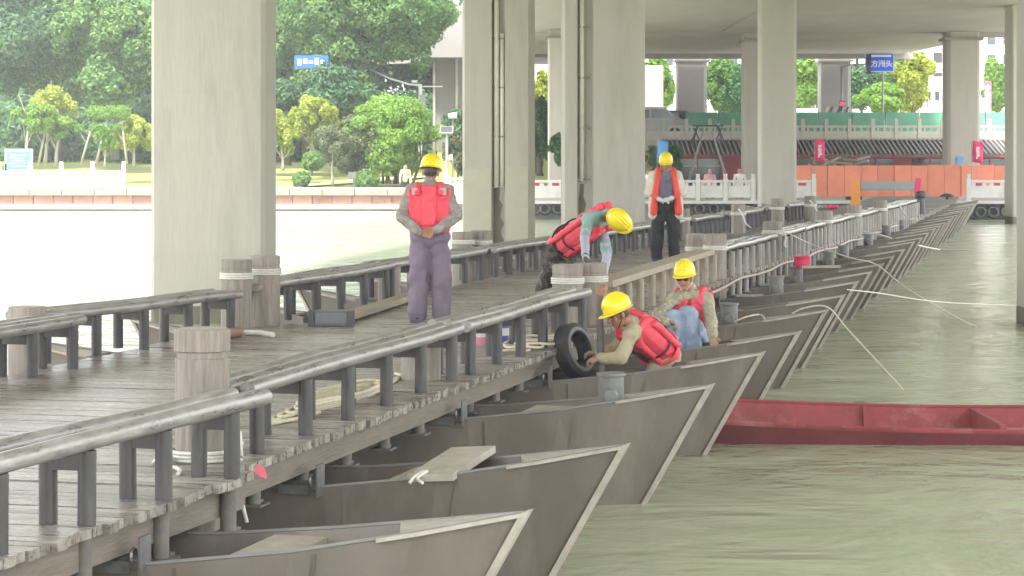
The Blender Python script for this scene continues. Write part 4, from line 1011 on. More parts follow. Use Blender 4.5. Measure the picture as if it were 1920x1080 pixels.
rope('long thin mooring rope running down from the far pile across the bows into the water', [at(1468, 432, 39.8), at(1522, 458, 41), at(1590, 482, 39), at(1643, 496, 38), at(1700, 540, 36.5), at(1800, 598, 35), at(1830, 612, 34.5)], .009, 'ropew')
rope('taut pale rope stretched level from a bow to the right pillar', [at(1588, 543, 30.4), at(1650, 550, 31), at(1760, 566, 33), at(1905, 573, 36.5)], .008, 'ropew')
rope('thin yellow rope arching over a bow and dropping to the water', [at(1485, 588, 27.9), at(1510, 577, 27.8), at(1552, 576, 27.6), at(1590, 618, 27), at(1640, 672, 25.8), at(1694, 731, 24.6)], .009, 'rope')
rope('yellowed loop of rope lying on a boat beside the worker in sunglasses', [at(1375, 604, 27.6), at(1400, 594, 27.6), at(1425, 590, 27.8), at(1434, 598, 27.5)], .010, 'rope')
rope('rope tied round the loose tan board on the nearest boats', [at(768, 906, 14.75), at(776, 895, 14.8), at(790, 886, 14.9), at(800, 884, 14.9), at(783, 896, 14.8), at(792, 906, 14.7)], .011, 'ropew')
rope('pinkish hose fixed along the outside of the far railings', [(edgeX(Y) + .03, Y, -.07 + .02 * math.sin(Y * 1.3)) for Y in np.arange(29, 62, 1.5)], .022, 'hose', 'hose', name='hose')
rope('white rope hanging from a far-side pile', [at(1385, 392, 52.6), at(1392, 402, 52.3), at(1398, 418, 52), at(1408, 427, 51.8)], .018)
rope('white rope slanting from the farther far-side railing', [at(1519, 376, 60.5), at(1527, 386, 60), at(1533, 397, 59.5)], .02)
rope('white tangle of rope at the outer railing near the dark bollard', [at(1686, 384, 60), at(1695, 400, 58.5), at(1706, 412, 58), at(1716, 408, 58), at(1720, 414, 57.8)], .02)
rope('white rope spilling down beside the pile with the long mooring rope', [at(1468, 430, 39.75), at(1473, 445, 39.7), at(1471, 458, 39.6), at(1474, 464, 39.6)], .02)
rope('white rope stretched to a far boat across the water', [at(1722, 460, 45), at(1740, 464, 45.5), at(1762, 468, 46)], .014)
rope('white rope running from the bridge onto the boats past the red bucket', [at(1620, 434, 46), at(1650, 440, 45.5), at(1672, 447, 45)], .014)
# rope coil on the deck: several flattened loops
q = MB(); random.seed(5)
def deckpt(px, py, h=.015): Y = (CAMZ - h) * FPX / (py - HY); return Vector(((px - 960) * Y / FPX, Y, h))
loops = []
for k in range(5):
    a0 = random.uniform(-.2, .2); P = []
    c0 = deckpt(612 + 6 * k, 760 - 1.5 * k); L_ = .75 - .04 * k; wv = .10 + .012 * k
    for i in range(30):
        a = 2 * math.pi * i / 29; P.append(c0 + rotz(R(74) + a0 * .4) @ Vector((L_ * math.cos(a) * 1.5, wv * math.sin(a) * (1 + .5 * math.cos(a)), .016 + .014 * k + .006 * math.sin(5 * a))))
    q.tube(P, .0135, 7)
q.tube([deckpt(505, 795), deckpt(530, 790), deckpt(560, 784), deckpt(600, 772, .04)], .0135, 7)
q.tube([deckpt(690, 742), deckpt(720, 728), deckpt(742, 712), deckpt(752, 704), deckpt(742, 700)], .0135, 7)
tag(q.build('rope_coil', M['rope'], smooth=True), 'cream rope laid in long loops on the deck behind the front railing', 'rope')
q = MB(); random.seed(8)
for k in range(4):
    c0 = deckpt(960 + 22 * k, 655 - 4 * k); P = [c0 + Vector(((.16 + .02 * k) * math.cos(a), (.35) * math.sin(a), .014 + .01 * k + .01 * math.sin(3 * a))) for a in [2 * math.pi * i / 20 for i in range(21)]]
    q.tube(P, .013, 6)
tag(q.build('rope_coil', M['rope'], smooth=True), 'pale rope heap on the deck behind the railing left of the tyre', 'rope')
# rope wound round the foot of the short thick post
q = MB()
for k in range(3): q.torus((-1.80, 13.95, .02 + .022 * k), .175 + .006 * k, .013, n=30, m=6)
q.tube([(-1.95, 13.83, .03), (-2.02, 13.7, .05), (-1.98, 13.6, .02), (-1.9, 13.55, .015), (-1.86, 13.45, .015), (-1.85, 13.3, .013)], .012, 6)
q.tube([(-1.95, 13.8, .03), (-2.05, 13.72, .02), (-2.0, 13.62, .07), (-1.94, 13.72, .05)], .012, 6)
tag(q.build('rope_winding', M['ropew'], smooth=True), 'white rope wound round the foot of the short thick post', 'rope')
q = MB(); random.seed(2)
P = [Vector((-1.60 + random.uniform(-.05, .05), 13.75 + random.uniform(-.05, .05), .05 + random.uniform(-.04, .18))) for _ in range(16)]
q.tube(P, .013, 6); q.tube([(-1.58, 13.7, .05), (-1.56, 13.62, -.02), (-1.54, 13.6, -.15), (-1.50, 13.58, -.3)], .012, 6)
tag(q.build('rope_knot', M['ropew'], smooth=True), 'tangled white rope knotted by the deck edge beside a pink rag', 'rope')
q = MB(); vs = [(-1.455, 13.6, .015), (-1.44, 13.62, .03), (-1.40, 13.6, .0), (-1.385, 13.58, -.045), (-1.42, 13.56, -.03), (-1.45, 13.57, -.01)]
q.add(vs + [(a, b - .02, c - .005) for a, b, c in vs], [tuple(range(6)), tuple(reversed(range(6, 12)))] + [(6 + i, 6 + (i + 1) % 6, (i + 1) % 6, i) for i in range(6)])
tag(q.build('rag', mat('pink_rag', (.6, .12, .16), .8)), 'small pink rag caught on the deck edge', 'rag')

# dark tool case and boards behind it
t = thing('tool_case', 'dark grey plastic tool case on the deck before the long plank', 'case', (*deckpt(620, 612, 0).xy, 0), R(-2))
MB().box((0, .1, .083), (.40, .2, .15), taper=.93).build('shell', mat('grey_plastic', (.11, .12, .125), .45), t)
for s_ in (-1, 1):
    MB().box((s_ * .20, .08, .08), (.06, .23, .158), taper=.9).build('end_cap', M['darkp'], t)
MB().box((-.26, .1, .06), (.06, .1, .06)).build('latch', M['darkp'], t); MB().box((0, -.003, .088), (.33, .012, .1)).build('front_plate', mat('grey_plastic_light', (.15, .16, .17), .4), t)
a = deckpt(655, 606, 0); b = deckpt(790, 562, 0); d = (b - a); L_ = d.length
o = tag(MB().box((L_ / 2, .09, .055), (L_, .20, .06)).build('long_plank', M['tan'], loc=a, rot=(0, 0, math.atan2(d.y, d.x))), 'long tan plank lying on the deck from the tool case to the mauve trousers', 'plank')
o = tag(MB().cyl((0, 0, .05), (.42, 1.0, .05), .046, .05, 14).build('short_log', mat('red_brown_log', (.24, .14, .10), .7, var=.2), loc=deckpt(340, 648, 0), ang=40), 'reddish brown log lying on the deck, half hidden by the short thick post', 'log')
o = tag(MB().tube([(0, 0, .03), (-.14, .2, .035), (-.3, .3, .03)], .028, 12).build('pipe_piece', M['pipe'], loc=deckpt(512, 634, 0), smooth=True), 'short piece of white pipe at the foot of the tall roped pair', 'pipe')
def bucket(label, c, r, h, m, band):
    t = thing('bucket', label, 'bucket', c)
    MB().lathe([(r * .82, 0), (r, h), (r * 1.04, h), (r * 1.04, h + .012), (r * .96, h + .012), (r * .78, .02), (0, .02)], n=20).build('pail', m, t, ang=40)
    MB().lathe([(r * .9 + .004, h * .35), (r * .97 + .004, h * .75)], n=20).build('label_band', band, t)
    MB().tube([(r * math.cos(a), 0, h - .01 + r * .15 * math.sin(a) * -1) for a in [math.pi * k / 10 for k in range(11)]], .004, 5).build('handle', M['iron'], t)
bucket('small white and pink bucket behind the railing in front of the mauve trousers', deckpt(898, 645, 0), .10, .20, mat('pink_plastic', (.65, .25, .33), .4), M['whitep'])
bucket('small blue and white bucket beside the white and pink one', deckpt(938, 641, 0), .09, .18, mat('blue_plastic', (.09, .10, .42), .4), M['whitep'])
bucket('red bucket standing on a boat under the outer railing', at(1504, 503, 36.2), .125, .17, mat('red_plastic', (.55, .02, .05), .35), M['pink'])
bucket('red basin on the deck at the feet of the worker facing us', (2.75, 37.2, 0), .17, .09, mat('red_basin', (.45, .02, .05), .35), M['pink'])
tag(MB().box((0, 0, 0), (.62, .09, .035), rotz(R(12))).build('batten', M['tan'], loc=at(1538, 500, 36.0)), 'pale batten lying beside the red bucket', 'plank')
o = tag(MB().box((.35, 0, 0), (.30, .85, .045), Matrix.Rotation(R(5), 3, 'X')).build('loose_board', M['trim'], loc=at(752, 872, 15.35), rot=(0, R(-4), R(-18))), 'loose tan board tied with rope over the nearest boats', 'board')

# scrap of broken rail log next to the roped pair (brown cut end)
o = tag(MB().cyl((0, 0, 0), (.10, -.02, .30), .0, .0, 4).build('tmp', M['tan']), 'x', 'x'); bpy.data.objects.remove(o)
t = thing('standing_log', 'grey upright log with a raw brown cut end, right of the roped pair', 'log', (*deckpt(1127, 655, 0).xy, -.3))
MB().cyl((0, 0, 0), (-.01, .05, .80), .034, .034, 16).build('stem', M['stub'], t, ang=40); MB().cyl((-.005, -.04, .83), (.03, .14, .85), .040, .040, 16).build('cut_end', mat('raw_brown_wood', (.33, .16, .10), .7), t, ang=40)

# ------------------------------------------------------------------ gate, bollard, far end of the bridge
t = thing('gate', 'orange post and grey beam gate at the far end of the bridge', 'gate', (*at(1604, 0, 72).xy, 0))
MB().box((0, 0, .45), (.25, .25, 1.0)).build('orange_post', M['orange'], t)
MB().box((.95, 0, .77), (1.62, .2, .26)).build('beam', M['greyp'], t)
MB().box((.95, -.06, .66), (1.62, .14, .05)).build('beam_lip', M['iron'], t)
MB().box((1.85, 0, .4), (.12, .14, .8)).build('end_post', M['darkp'], t)
MB().box((-.03, .14, .4), (.5, .06, .1)).build('foot_rail', M['darkp'], t)
t = thing('dark_figure_bollard', 'dark bollard with a pink cloth on top beyond the last railing', 'bollard', (*at(1726, 0, 69).xy, 0))
MB().lathe([(.16, 0), (.14, .1), (.11, .45), (.17, .5), (.17, .62), (.08, .66), (.0, .67)], n=16).build('body', M['darkp'], t, ang=40)
MB().box((-.08, 0, .83), (.16, .03, .40), Matrix.Rotation(R(8), 3, 'Y')).build('cloth', M['pink'], t)
t = thing('mushroom_bollard', 'dark mushroom-shaped bollard on the far landing', 'bollard', (*at(1776, 0, 90).xy, 0))
MB().lathe([(.06, -.1), (.06, .12)], n=10).build('stem', M['darkp'], t); MB().lathe([(.30, .10), (.28, .13), (.18, .2), (.0, .24)], n=18).build('cap', M['darkp'], t, ang=50)
# clutter near the gate
for k, (px, py, Y, m, lb) in enumerate(((1560, 384, 74, 'pink', 'pink bundle on the landing left of the orange gate post'), (1545, 378, 75, 'greyp', 'grey sack on the landing left of the pink bundle'), (1650, 374, 80, 'parapet', 'pale sack pile behind the grey gate beam'), (1700, 371, 80, 'yellow', 'yellow crate top near the end of the gate beam'))):
    q = MB()
    for j in range(5): q.ell((rng.uniform(-.16, .16), rng.uniform(-.1, .1), rng.uniform(.04, .12)), (rng.uniform(.07, .14), .10, rng.uniform(.04, .09)))
    me = remesh(q, 'sack', .03, 2); o = put('bundle', me, M[m], loc=(*at(px, 0, Y).xy, 0)); tag(o, lb, 'bundle')

# ------------------------------------------------------------------ quay furniture
def balustrade(label, px0, px1, Y, zb, h, pitch, post_h, m='stone', red=False):
    x0 = (px0 - 960) * Y / FPX; x1 = (px1 - 960) * Y / FPX; n = max(1, round((x1 - x0) / pitch)); s_ = (x1 - x0) / n
    t = thing('stone_balustrade', label, 'balustrade', (x0, Y, zb), 0, 'white stone balustrades along the water')
    pm_ = shared(('bp', h, post_h), lambda: MB().box((0, 0, post_h / 2 - .06), (.17, .2, post_h - .12)).box((0, 0, post_h - .05), (.13, .15, .12)).box((0, 0, post_h + .03), (.16, .18, .05)).mesh('baluster_post'))
    for k in range(n + 1): put('post', pm_, M[m], t, (k * s_, 0, 0))
    for k in range(n):
        xc = (k + .5) * s_; w_ = s_ - .19
        MB().box((xc, 0, h - .04), (w_, .16, .10)).build('rail', M[m], t)
        MB().box((xc, .0, h * .44), (w_, .08, h * .58)).build('panel', M[m], t)
        for e in (-.45, -.12, .12, .45): MB().box((xc + e * w_ * .95, 0, h * .80), (.12 * w_, .07, h * .14)).build('rail_block', M[m], t)
        if red:
            for e in (-.27, .27): MB().box((xc + e * w_, .03, h * .80), (.24 * w_, .02, h * .13)).build('red_inset', M['pink'], t)
    return t
balustrade('white stone balustrade on the left bank, in front of the blue board', -60, 232, YL + .3, .05, .85, 1.58, 1.22)
balustrade('white stone balustrade on the quay behind the worker facing us', 1205, 1412, YQ + .4, -.18, .82, 1.22, 1.02)
balustrade('white stone balustrade on the quay between slim pillar and orange panels', 1440, 1526, YQ + .4, -.18, .82, 1.6, 1.02, red=True)
balustrade('white stone balustrade on the quay at the right edge, above the tyres', 1816, 1960, YQ + .4, -.18, .82, 1.35, 1.02, red=True)
balustrade('white stone balustrade on the quay seen between the two piped pillars', 985, 1062, YQ + .4, -.18, .82, 1.4, 1.02, red=True)
balustrade('white stone balustrade behind the shoulder of the worker with folded hands', 835, 880, YQ + 2, -.1, .82, .96, 1.02)
# tyres hung on the quay wall
txs = [1004, 1022, 1046] + list(range(1284, 1425, 27)) + [1790, 1813, 1838, 1862, 1887]
QM = Matrix.Rotation(R(90), 3, 'X')
first = None
for k, px in enumerate(txs):
    c = at(px, 397 if px > 1700 else 391, YQ - .14)
    where = 'between the two piped pillars' if px < 1100 else ('behind the worker facing us' if px < 1500 else 'at the right edge of the quay')
    j = (k if px < 1100 else (k - 3 if px < 1500 else k - 9))
    lb = '%s black tyre from the left in the row %s' % (ords[j], where)
    if first is None: first = tyre(lb, c, QM, Ro=.27, Ri=.14, w=.2, name='fender_tyre', group='black tyres hung on the quay wall')
    else: copy_tree(first, loc=c, label=lb)
# orange panels
t = thing('orange_hoarding', 'long hoarding of orange panels on the quay', 'hoarding', (at(1490, 0, 104).x, 104, -.18))
x0 = 0; x1 = at(1960, 0, 104).x - at(1490, 0, 104).x; k = 0; x = 0
pn_ = MB().box((.35, 0, .69), (.70, .05, 1.38)).mesh('panel')
while x < x1:
    put('panel', pn_, M['orangewall'], t, (x, .03 * math.sin(k * 1.7), rng.uniform(-.02, .02)), (0, 0, rng.uniform(-.02, .02)))
    if k % 2 == 0: MB().box((x, .09, .66), (.05, .05, 1.36)).build('stake', M['greyp'], t)
    x += .722; k += 1
# teahouse
def teahouse(label, px0, px1, Y, seed):
    x0 = (px0 - 960) * Y / FPX; x1 = (px1 - 960) * Y / FPX; L = x1 - x0
    t = thing('tiled_pavilion', label, 'building', (x0, Y, -.2))
    MB().box((L / 2, 1.6, .95), (L, 2.8, 1.8)).build('wall', M['redwall'], t)
    # roof: slope with pan and ridge tiles
    roof = MB().add([(-.2, -.35, 1.86), (L + .2, -.35, 1.86), (L + .2, 2.6, 2.56), (-.2, 2.6, 2.56), (-.2, -.35, 1.80), (L + .2, -.35, 1.80), (L + .2, 2.6, 2.44), (-.2, 2.6, 2.44)], [(0, 1, 2, 3), (7, 6, 5, 4), (0, 4, 5, 1), (1, 5, 6, 2), (2, 6, 7, 3), (3, 7, 4, 0)]).build('roof', M['tile'], t)
    tm = MB().tube([(0, -.40, 1.895), (0.0, 2.62, 2.60)], .05, 6).mesh('tile_row'); k = 0
    x = 0
    while x < L:
        put('tile_row', tm, M['tilepale'], roof, (x, 0, 0)); x += .235
    MB().box((L / 2, -.33, 1.76), (L + .3, .06, .1)).build('eave_board', M['redwall'], t)
    MB().box((L / 2, 2.6, 2.62), (L + .3, .16, .12)).build('ridge', M['coping'], roof)
    x = .5; k = 0
    while x + 1.6 < L:
        ww = 1.75 if k % 3 else 2.2
        MB().box((x + ww / 2, .18, 1.02), (ww, .06, 1.25)).build('window', M['glassd'], t)
        MB().box((x + ww / 2, .13, 1.02), (.05, .05, 1.25)).build('mullion', M['redwall'], t)
        MB().box((x + ww / 2, .125, 1.28), (ww, .04, .05)).build('transom', M['coping'], t)
        x += ww + .95; k += 1
    return t
teahouse('red pavilion with dark tiled roof behind the worker facing us', 1248, 1400, 118, 1)
teahouse('long red pavilion with dark tiled roof behind the orange panels', 1470, 1990, 118, 2)
# timber and rubble heap
q = thing('timber_heap', 'heap of broken boards showing over the orange panels', 'heap', (*at(1578, 0, 108).xy, -.2))
for k in range(26):
    xx = rng.uniform(-1.3, 1.0)
    MB().box((xx, rng.uniform(-.5, .2), rng.uniform(1.3, 1.9) - .25 * abs(xx)), (rng.uniform(.7, 1.5), .2, .10), Matrix.Rotation(rng.uniform(-.6, .6), 3, 'Y') @ Matrix.Rotation(rng.uniform(-.5, .5), 3, 'Z')).build('board', M[['tan', 'beam', 'trim'][k % 3]], q)
MB().ell((0, .4, .6), (1.7, .6, .85)).build('rubble', M['quay'], q)
# trestle lookout
t = thing('scaffold_stand', 'tall spindly steel stand with a flat top before the pavilion roof', 'scaffold', (*at(1327, 0, 106).xy, -.2))
for s_ in (-1, 1):
    for f_ in (-1, 1):
        MB().tube([(s_ * .45, f_ * .2, 3.1), (s_ * .72, f_ * .5, 2.3)], .03, 6).build('leg', M['darkp'], t)
        MB().tube([(s_ * .2, f_ * .2, 2.9), (s_ * 1.05, f_ * .6, 0)], .022, 6).build('long_leg', M['iron'], t)
    MB().tube([(s_ * .62, 0, 3.05), (s_ * .32, 0, 2.4)], .03, 6).build('brace', M['darkp'], t)
MB().box((0, 0, 3.13), (1.35, .6, .06)).build('platform', M['darkp'], t)
# upper road parapet with posts
t = thing('road_parapet', 'pale concrete parapet with square posts along the upper road', 'parapet', (at(1200, 0, 129).x, 128.9, 2.4))
x = 0; k = 0; Lp = at(1990, 0, 129).x - at(1200, 0, 129).x
while x < Lp:
    MB().box((x, 0, .58), (.20, .22, 1.16), taper=.9).build('post', M['parapet'], t)
    MB().box((x + .62, 0, .24), (1.06, .12, .5)).build('panel', M['parapet'], t)
    MB().box((x + .62, 0, .74), (1.06, .14, .12)).build('rail', M['parapet'], t)
    for e in (.28, .62, .96): MB().box((x + e, 0, .585), (.1, .10, .19)).build('rail_block', M['parapet'], t)
    x += 1.25; k += 1
t = thing('mesh_fence', 'green mesh construction fence behind the road parapet', 'fence', (at(1285, 0, 131).x, 131, 2.45))
x = 0; k = 0; Lp = at(1990, 0, 131).x - at(1285, 0, 131).x
while x < Lp:
    MB().add([(x + .04, 0, 0), (x + 1.78, 0, 0), (x + 1.78, 0, 1.48), (x + .04, 0, 1.48), (x + .04, .03, 0), (x + 1.78, .03, 0), (x + 1.78, .03, 1.48), (x + .04, .03, 1.48)], [(0, 1, 2, 3), (7, 6, 5, 4), (3, 2, 6, 7), (0, 4, 5, 1), (0, 3, 7, 4), (1, 5, 6, 2)]).build('panel', M['green'], t)
    MB().box((x, .02, .76), (.05, .05, 1.52)).build('post', mat('dark_green', (.02, .1, .06)) if k == 0 else M['darkp'], t); x += 1.82; k += 1
# vehicles on the upper road
def vehicle(label, cat, name, px, Y, L, prof, win, m, wheels, W_=1.8, zb=2.5, rz=0):
    t = thing(name, label, cat, (at(px, 0, Y).x, Y, zb), rz)
    MB().extr(prof, -W_ / 2, W_ / 2).build('body', m, t)
    for poly in win:
        for s_ in (-1, 1): MB().extr(poly, s_ * (W_ / 2 + .004) - .006, s_ * (W_ / 2 + .004) + .006).build('window', M['glassd'], t)
    for x in wheels:
        for s_ in (-1, 1):
            w = MB().cyl((x, s_ * (W_ / 2 - .1), .32), (x, s_ * (W_ / 2 + .02), .32), .32, n=18).build('wheel', M['rubber'], t, ang=40)
            MB().cyl((x, s_ * (W_ / 2 + .02), .32), (x, s_ * (W_ / 2 + .035), .32), .18, n=12).build('rim', M['greyp'], w)
    return t
carp = [(-2.2, .3), (2.2, .3), (2.25, .7), (2.1, .88), (1.3, .98), (.7, 1.42), (-.9, 1.46), (-1.8, 1.05), (-2.2, 1.0)]
carw = [[(1.1, 1.0), (.64, 1.34), (-.1, 1.36), (-.1, 1.0)], [(-.2, 1.0), (-.2, 1.36), (-.85, 1.38), (-1.45, 1.05)]]
vehicle('silver van at the left end of the upper road', 'van', 'parked_van', 1216, 134, 4.4, [(-2.2, .3), (2.2, .3), (2.3, .8), (2.15, 1.0), (1.5, 1.2), (.9, 1.75), (-2.0, 1.8), (-2.2, 1.5)], [[(1.3, 1.2), (.9, 1.6), (.1, 1.62), (.1, 1.15)], [(0, 1.15), (0, 1.62), (-1.8, 1.64), (-1.8, 1.15)]], mat('silver_paint', (.42, .43, .45), .3, metal=.4), (-1.4, 1.4))
vehicle('dark car half hidden by the parapet, right of the silver van', 'car', 'parked_car', 1262, 134.5, 4.4, [(x, z + .15) for x, z in carp], [[(x, z + .15) for x, z in w] for w in carw], mat('dark_car_paint', (.06, .06, .065), .3), (-1.4, 1.4))
busp = [(-5.5, .35), (5.3, .35), (5.5, 1.2), (5.3, 2.2), (5.0, 2.45), (-5.3, 2.5), (-5.5, 2.2)]
vehicle('white bus behind the green mesh fence by the traffic light', 'bus', 'bus', 1552, 140, 11, [(x * .33, z * .68 + .1) for x, z in busp], [[((-5 + 1.7 * k) * .33, .95), ((-3.5 + 1.7 * k) * .33, .95), ((-3.5 + 1.7 * k) * .33, 1.5), ((-5 + 1.7 * k) * .33, 1.5)] for k in range(6)], M['whitep'], (-1.1, 1.1), 2.2, 2.5)

# ------------------------------------------------------------------ signs, flags, lights
def text_mesh(s, size, loc, parent, m, name='lettering', rot=(R(90), 0, 0), vertical=False, depth=.004, bold=.0):
    cu = bpy.data.curves.new(name, 'FONT'); cu.body = '\n'.join(s) if vertical else s; cu.size = size; cu.align_x = 'CENTER'; cu.align_y = 'CENTER'; cu.extrude = depth; cu.space_line = .9; cu.resolution_u = 2
    cu.offset = bold
    me = evaluated(bpy.data.objects.new(name, cu))
    return put(name, me, m, parent, loc, rot)

t = thing('traffic_light_mast', 'traffic light mast with an arm and a small red signal before the grey pillar', 'traffic light', (at(1578, 0, 133).x, 133, 2.5))
zt = CAMZ + (HY - 124) * 133 / FPX - 2.5
MB().tube([(0, 0, 0), (0, 0, zt)], [.09, .07], 10).build('pole', M['greyp'], t, smooth=True)
MB().tube([(0, 0, zt - .05), (.5, 0, zt + .06), (1.5, 0, zt + .12)], [.07, .05, .045], 8).build('arm', M['greyp'], t, smooth=True)
h_ = MB().box((1.5, -.05, zt + .1), (.24, .2, 1.1)).build('signal_head', M['darkp'], t)
for k in (-1, 0, 1): MB().cyl((1.5, -.15, zt + .1 + k * .34), (1.5, -.2, zt + .1 + k * .34), .1, .1, 12).build('lens', M['glassd'], h_)
MB().box((.85, -.05, zt + .1), (.14, .12, .6)).build('camera_box', M['greyp'], t)
pz = CAMZ + (HY - 199) * 133 / FPX - 2.5
h_ = MB().box((0, -.12, pz), (.28, .2, .56)).build('pedestrian_signal', M['darkp'], t)
MB().box((0, -.23, pz + .12), (.2, .02, .2)).build('red_lens', emit('red_lamp', (1, .02, .06), 1.2), h_)
t = thing('road_sign', 'blue road sign with white characters beside the traffic light arm', 'road sign', (at(1649, 0, 134).x, 134, 0))
zc = CAMZ + (HY - 117) * 134 / FPX
MB().box((0, 0, zc), (1.62, .06, 1.05)).build('frame', M['whitep'], t); MB().box((0, -.035, zc), (1.54, .03, .97)).build('face', M['blue'], t)
text_mesh('方洲头', .40, (.12, -.056, zc - .10), t, M['char'], bold=.008); MB().box((.05, -.056, zc + .36), (1.2, .008, .12)).build('top_strip', M['char'], t)
MB().tube([(.2, .06, 2.5), (.2, .06, zc + .3)], .06, 8).build('pole', M['greyp'], t)
# striped crash boards
t = thing('chevron_board', 'yellow and black striped boards at the foot of the grey pillar', 'warning board', (at(1572, 0, 132).x, 132, 3.9))
for k in range(7):
    MB().add([(-.75 + k * .22, 0, 0), (-.64 + k * .22, 0, 0), (-.50 + k * .22, 0, .36), (-.61 + k * .22, 0, .36), (-.75 + k * .22, .03, 0), (-.64 + k * .22, .03, 0), (-.50 + k * .22, .03, .36), (-.61 + k * .22, .03, .36)], [(0, 1, 2, 3), (7, 6, 5, 4), (0, 4, 5, 1), (1, 5, 6, 2), (2, 6, 7, 3), (3, 7, 4, 0)]).build('stripe', mat('pale_yellow', (.6, .55, .25)) if k == 0 else (M['darkp'] if k % 2 else M['parapet']), t)

def flag(label, px, py0, py1, Y, w, m, ch, lean=.05, side=1, base=-.2):
    z1 = CAMZ + (HY - py0) * Y / FPX; z0 = CAMZ + (HY - py1) * Y / FPX; x = (px - 960) * Y / FPX
    t = thing('feather_flag', label, 'flag', (x, Y, base))
    MB().tube([(0, 0, 0), (0, 0, z1 - base + .05)], .018, 6).build('pole', M['greyp'], t)
    n = 8; vs = []
    for i in range(n + 1):
        for j in range(7):
            u = j / 6; zz = (z0 + (z1 - z0) * i / n) - base - .12 * u * (1 - i / n) * 0; vs.append((side * u * w + lean * (i / n), .05 * math.sin(u * 5 + i * .5), zz - .10 * u + (.06 * math.sin(i))))
    fs = [(i * 7 + j, i * 7 + j + 1, (i + 1) * 7 + j + 1, (i + 1) * 7 + j) for i in range(n) for j in range(6)]
    o = MB().add(vs, fs).build('cloth', m, t, smooth=True); sm = o.modifiers.new('thick', 'SOLIDIFY'); sm.thickness = .008
    if ch: text_mesh(ch, (z1 - z0) / len(ch) * .66, (side * w * .55, -.09, (z0 + z1) / 2 - base - .06), t, M['char'], vertical=True, bold=.004)
    return t
flag('red flag with white characters planted before the timber heap', 1527, 262, 301, 103, .42, M['pink'], '将军渡')
flag('red flag with white characters right of the sandy pillar', 1822, 266, 303, 103, .46, M['pink'], '将军渡')
flag('light blue flag behind the hard hat of the worker facing us', 1232, 264, 303, 101, .42, M['sky_blue'], '')
tag(MB().box((0, 0, 0), (.28, .03, .32)).build('notice', M['sky_blue'], loc=at(1800, 300, 109.9)), 'small light blue notice on the sandy pillar', 'sign')
t = thing('vertical_banner', 'tall pink vertical banner with white characters beyond the sandy pillar', 'banner', (*at(1852, 0, 134).xy, 2.5))
z1 = CAMZ + (HY - 153) * 134 / FPX - 2.5; z0 = CAMZ + (HY - 222) * 134 / FPX - 2.5
MB().box((0, 0, (z0 + z1) / 2), (.40, .05, z1 - z0)).build('panel', mat('faded_pink', (.55, .12, .22), .6), t); MB().tube([(0, .06, 0), (0, .06, z1)], .05, 6).build('pole', M['whitep'], t)
text_mesh('金色大酒店', .36, (0, -.03, (z0 + z1) / 2), t, M['char'], vertical=True, bold=.006)
# blue screen board on the left bank
t = thing('info_board', 'bright blue information board in a grey frame on the left bank', 'sign', (at(35, 0, 113.5).x, 113.5, .2))
zc = CAMZ + (HY - 299) * 113.5 / FPX - .2
MB().box((0, .05, zc - .02), (1.34, .1, 1.06)).build('frame', M['greyp'], t); MB().box((0, -.01, zc - .05), (1.12, .02, .82)).build('face', M['board'], t)
for s_ in (-1, 1): MB().box((s_ * .6, .05, zc / 2 - .2), (.1, .1, zc)).build('leg', M['greyp'], t)
for k in range(5): MB().box((-.08 * (k % 2), -.024, zc + .2 - k * .13), (.8 - .12 * (k % 3), .006, .03)).build('text_line', M['char'], t)
# lamp, solar lamp, camera pole
t = thing('solar_lamp', 'grey pole with a tilted solar panel right of the round bush', 'lamp', (*at(838, 0, 113).xy, -.1))
zt = CAMZ + (HY - 245) * 113 / FPX + .1
MB().tube([(0, 0, 0), (0, 0, zt)], .07, 8).build('pole', M['greyp'], t); MB().box((-.02, 0, zt + .05), (.55, .45, .04), Matrix.Rotation(R(38), 3, 'X')).build('solar_panel', M['darkp'], t); MB().box((-.02, 0, zt + .045), (.6, .5, .03), Matrix.Rotation(R(38), 3, 'X')).build('panel_frame', M['whitep'], t)
MB().box((.2, -.05, zt - 1.25), (.12, .1, .25)).build('control_box', M['whitep'], t)
t = thing('camera_mast', 'white mast with a camera arm before the far curving viaduct', 'mast', (*at(788, 0, 128).xy, 1.0))
zt = CAMZ + (HY - 158) * 128 / FPX - 1.0
MB().tube([(0, 0, 0), (0, 0, zt)], .10, 8).build('pole', M['whitep'], t)
MB().tube([(0, 0, zt - .05), (-.6, 0, zt + .0), (-1.6, 0, zt + .3), (-2.8, 0, zt + .85)], [.07, .05, .045, .04], 7).build('lamp_arm', M['whitep'], t, smooth=True)
MB().tube([(0, 0, zt - .12), (1.2, 0, zt - .12)], .035, 6).build('cross_arm', M['whitep'], t)
MB().box((.12, -.1, zt - .9), (.3, .25, .7)).build('cabinet', M['greyp'], t); MB().box((-.3, -.08, zt + .15), (.3, .14, .12)).build('camera', M['whitep'], t)
t = thing('security_camera', 'white camera head on a post at the edge of the stained pillar', 'camera', (*at(849, 0, 118).xy, -.1))
zt = CAMZ + (HY - 218) * 118 / FPX + .1
MB().tube([(0, .1, 0), (0, .1, zt)], .04, 6).build('post', M['greyp'], t); MB().cyl((-.22, 0, zt), (.2, 0, zt + .04), .14, .17, 12).build('head', M['whitep'], t, ang=40)
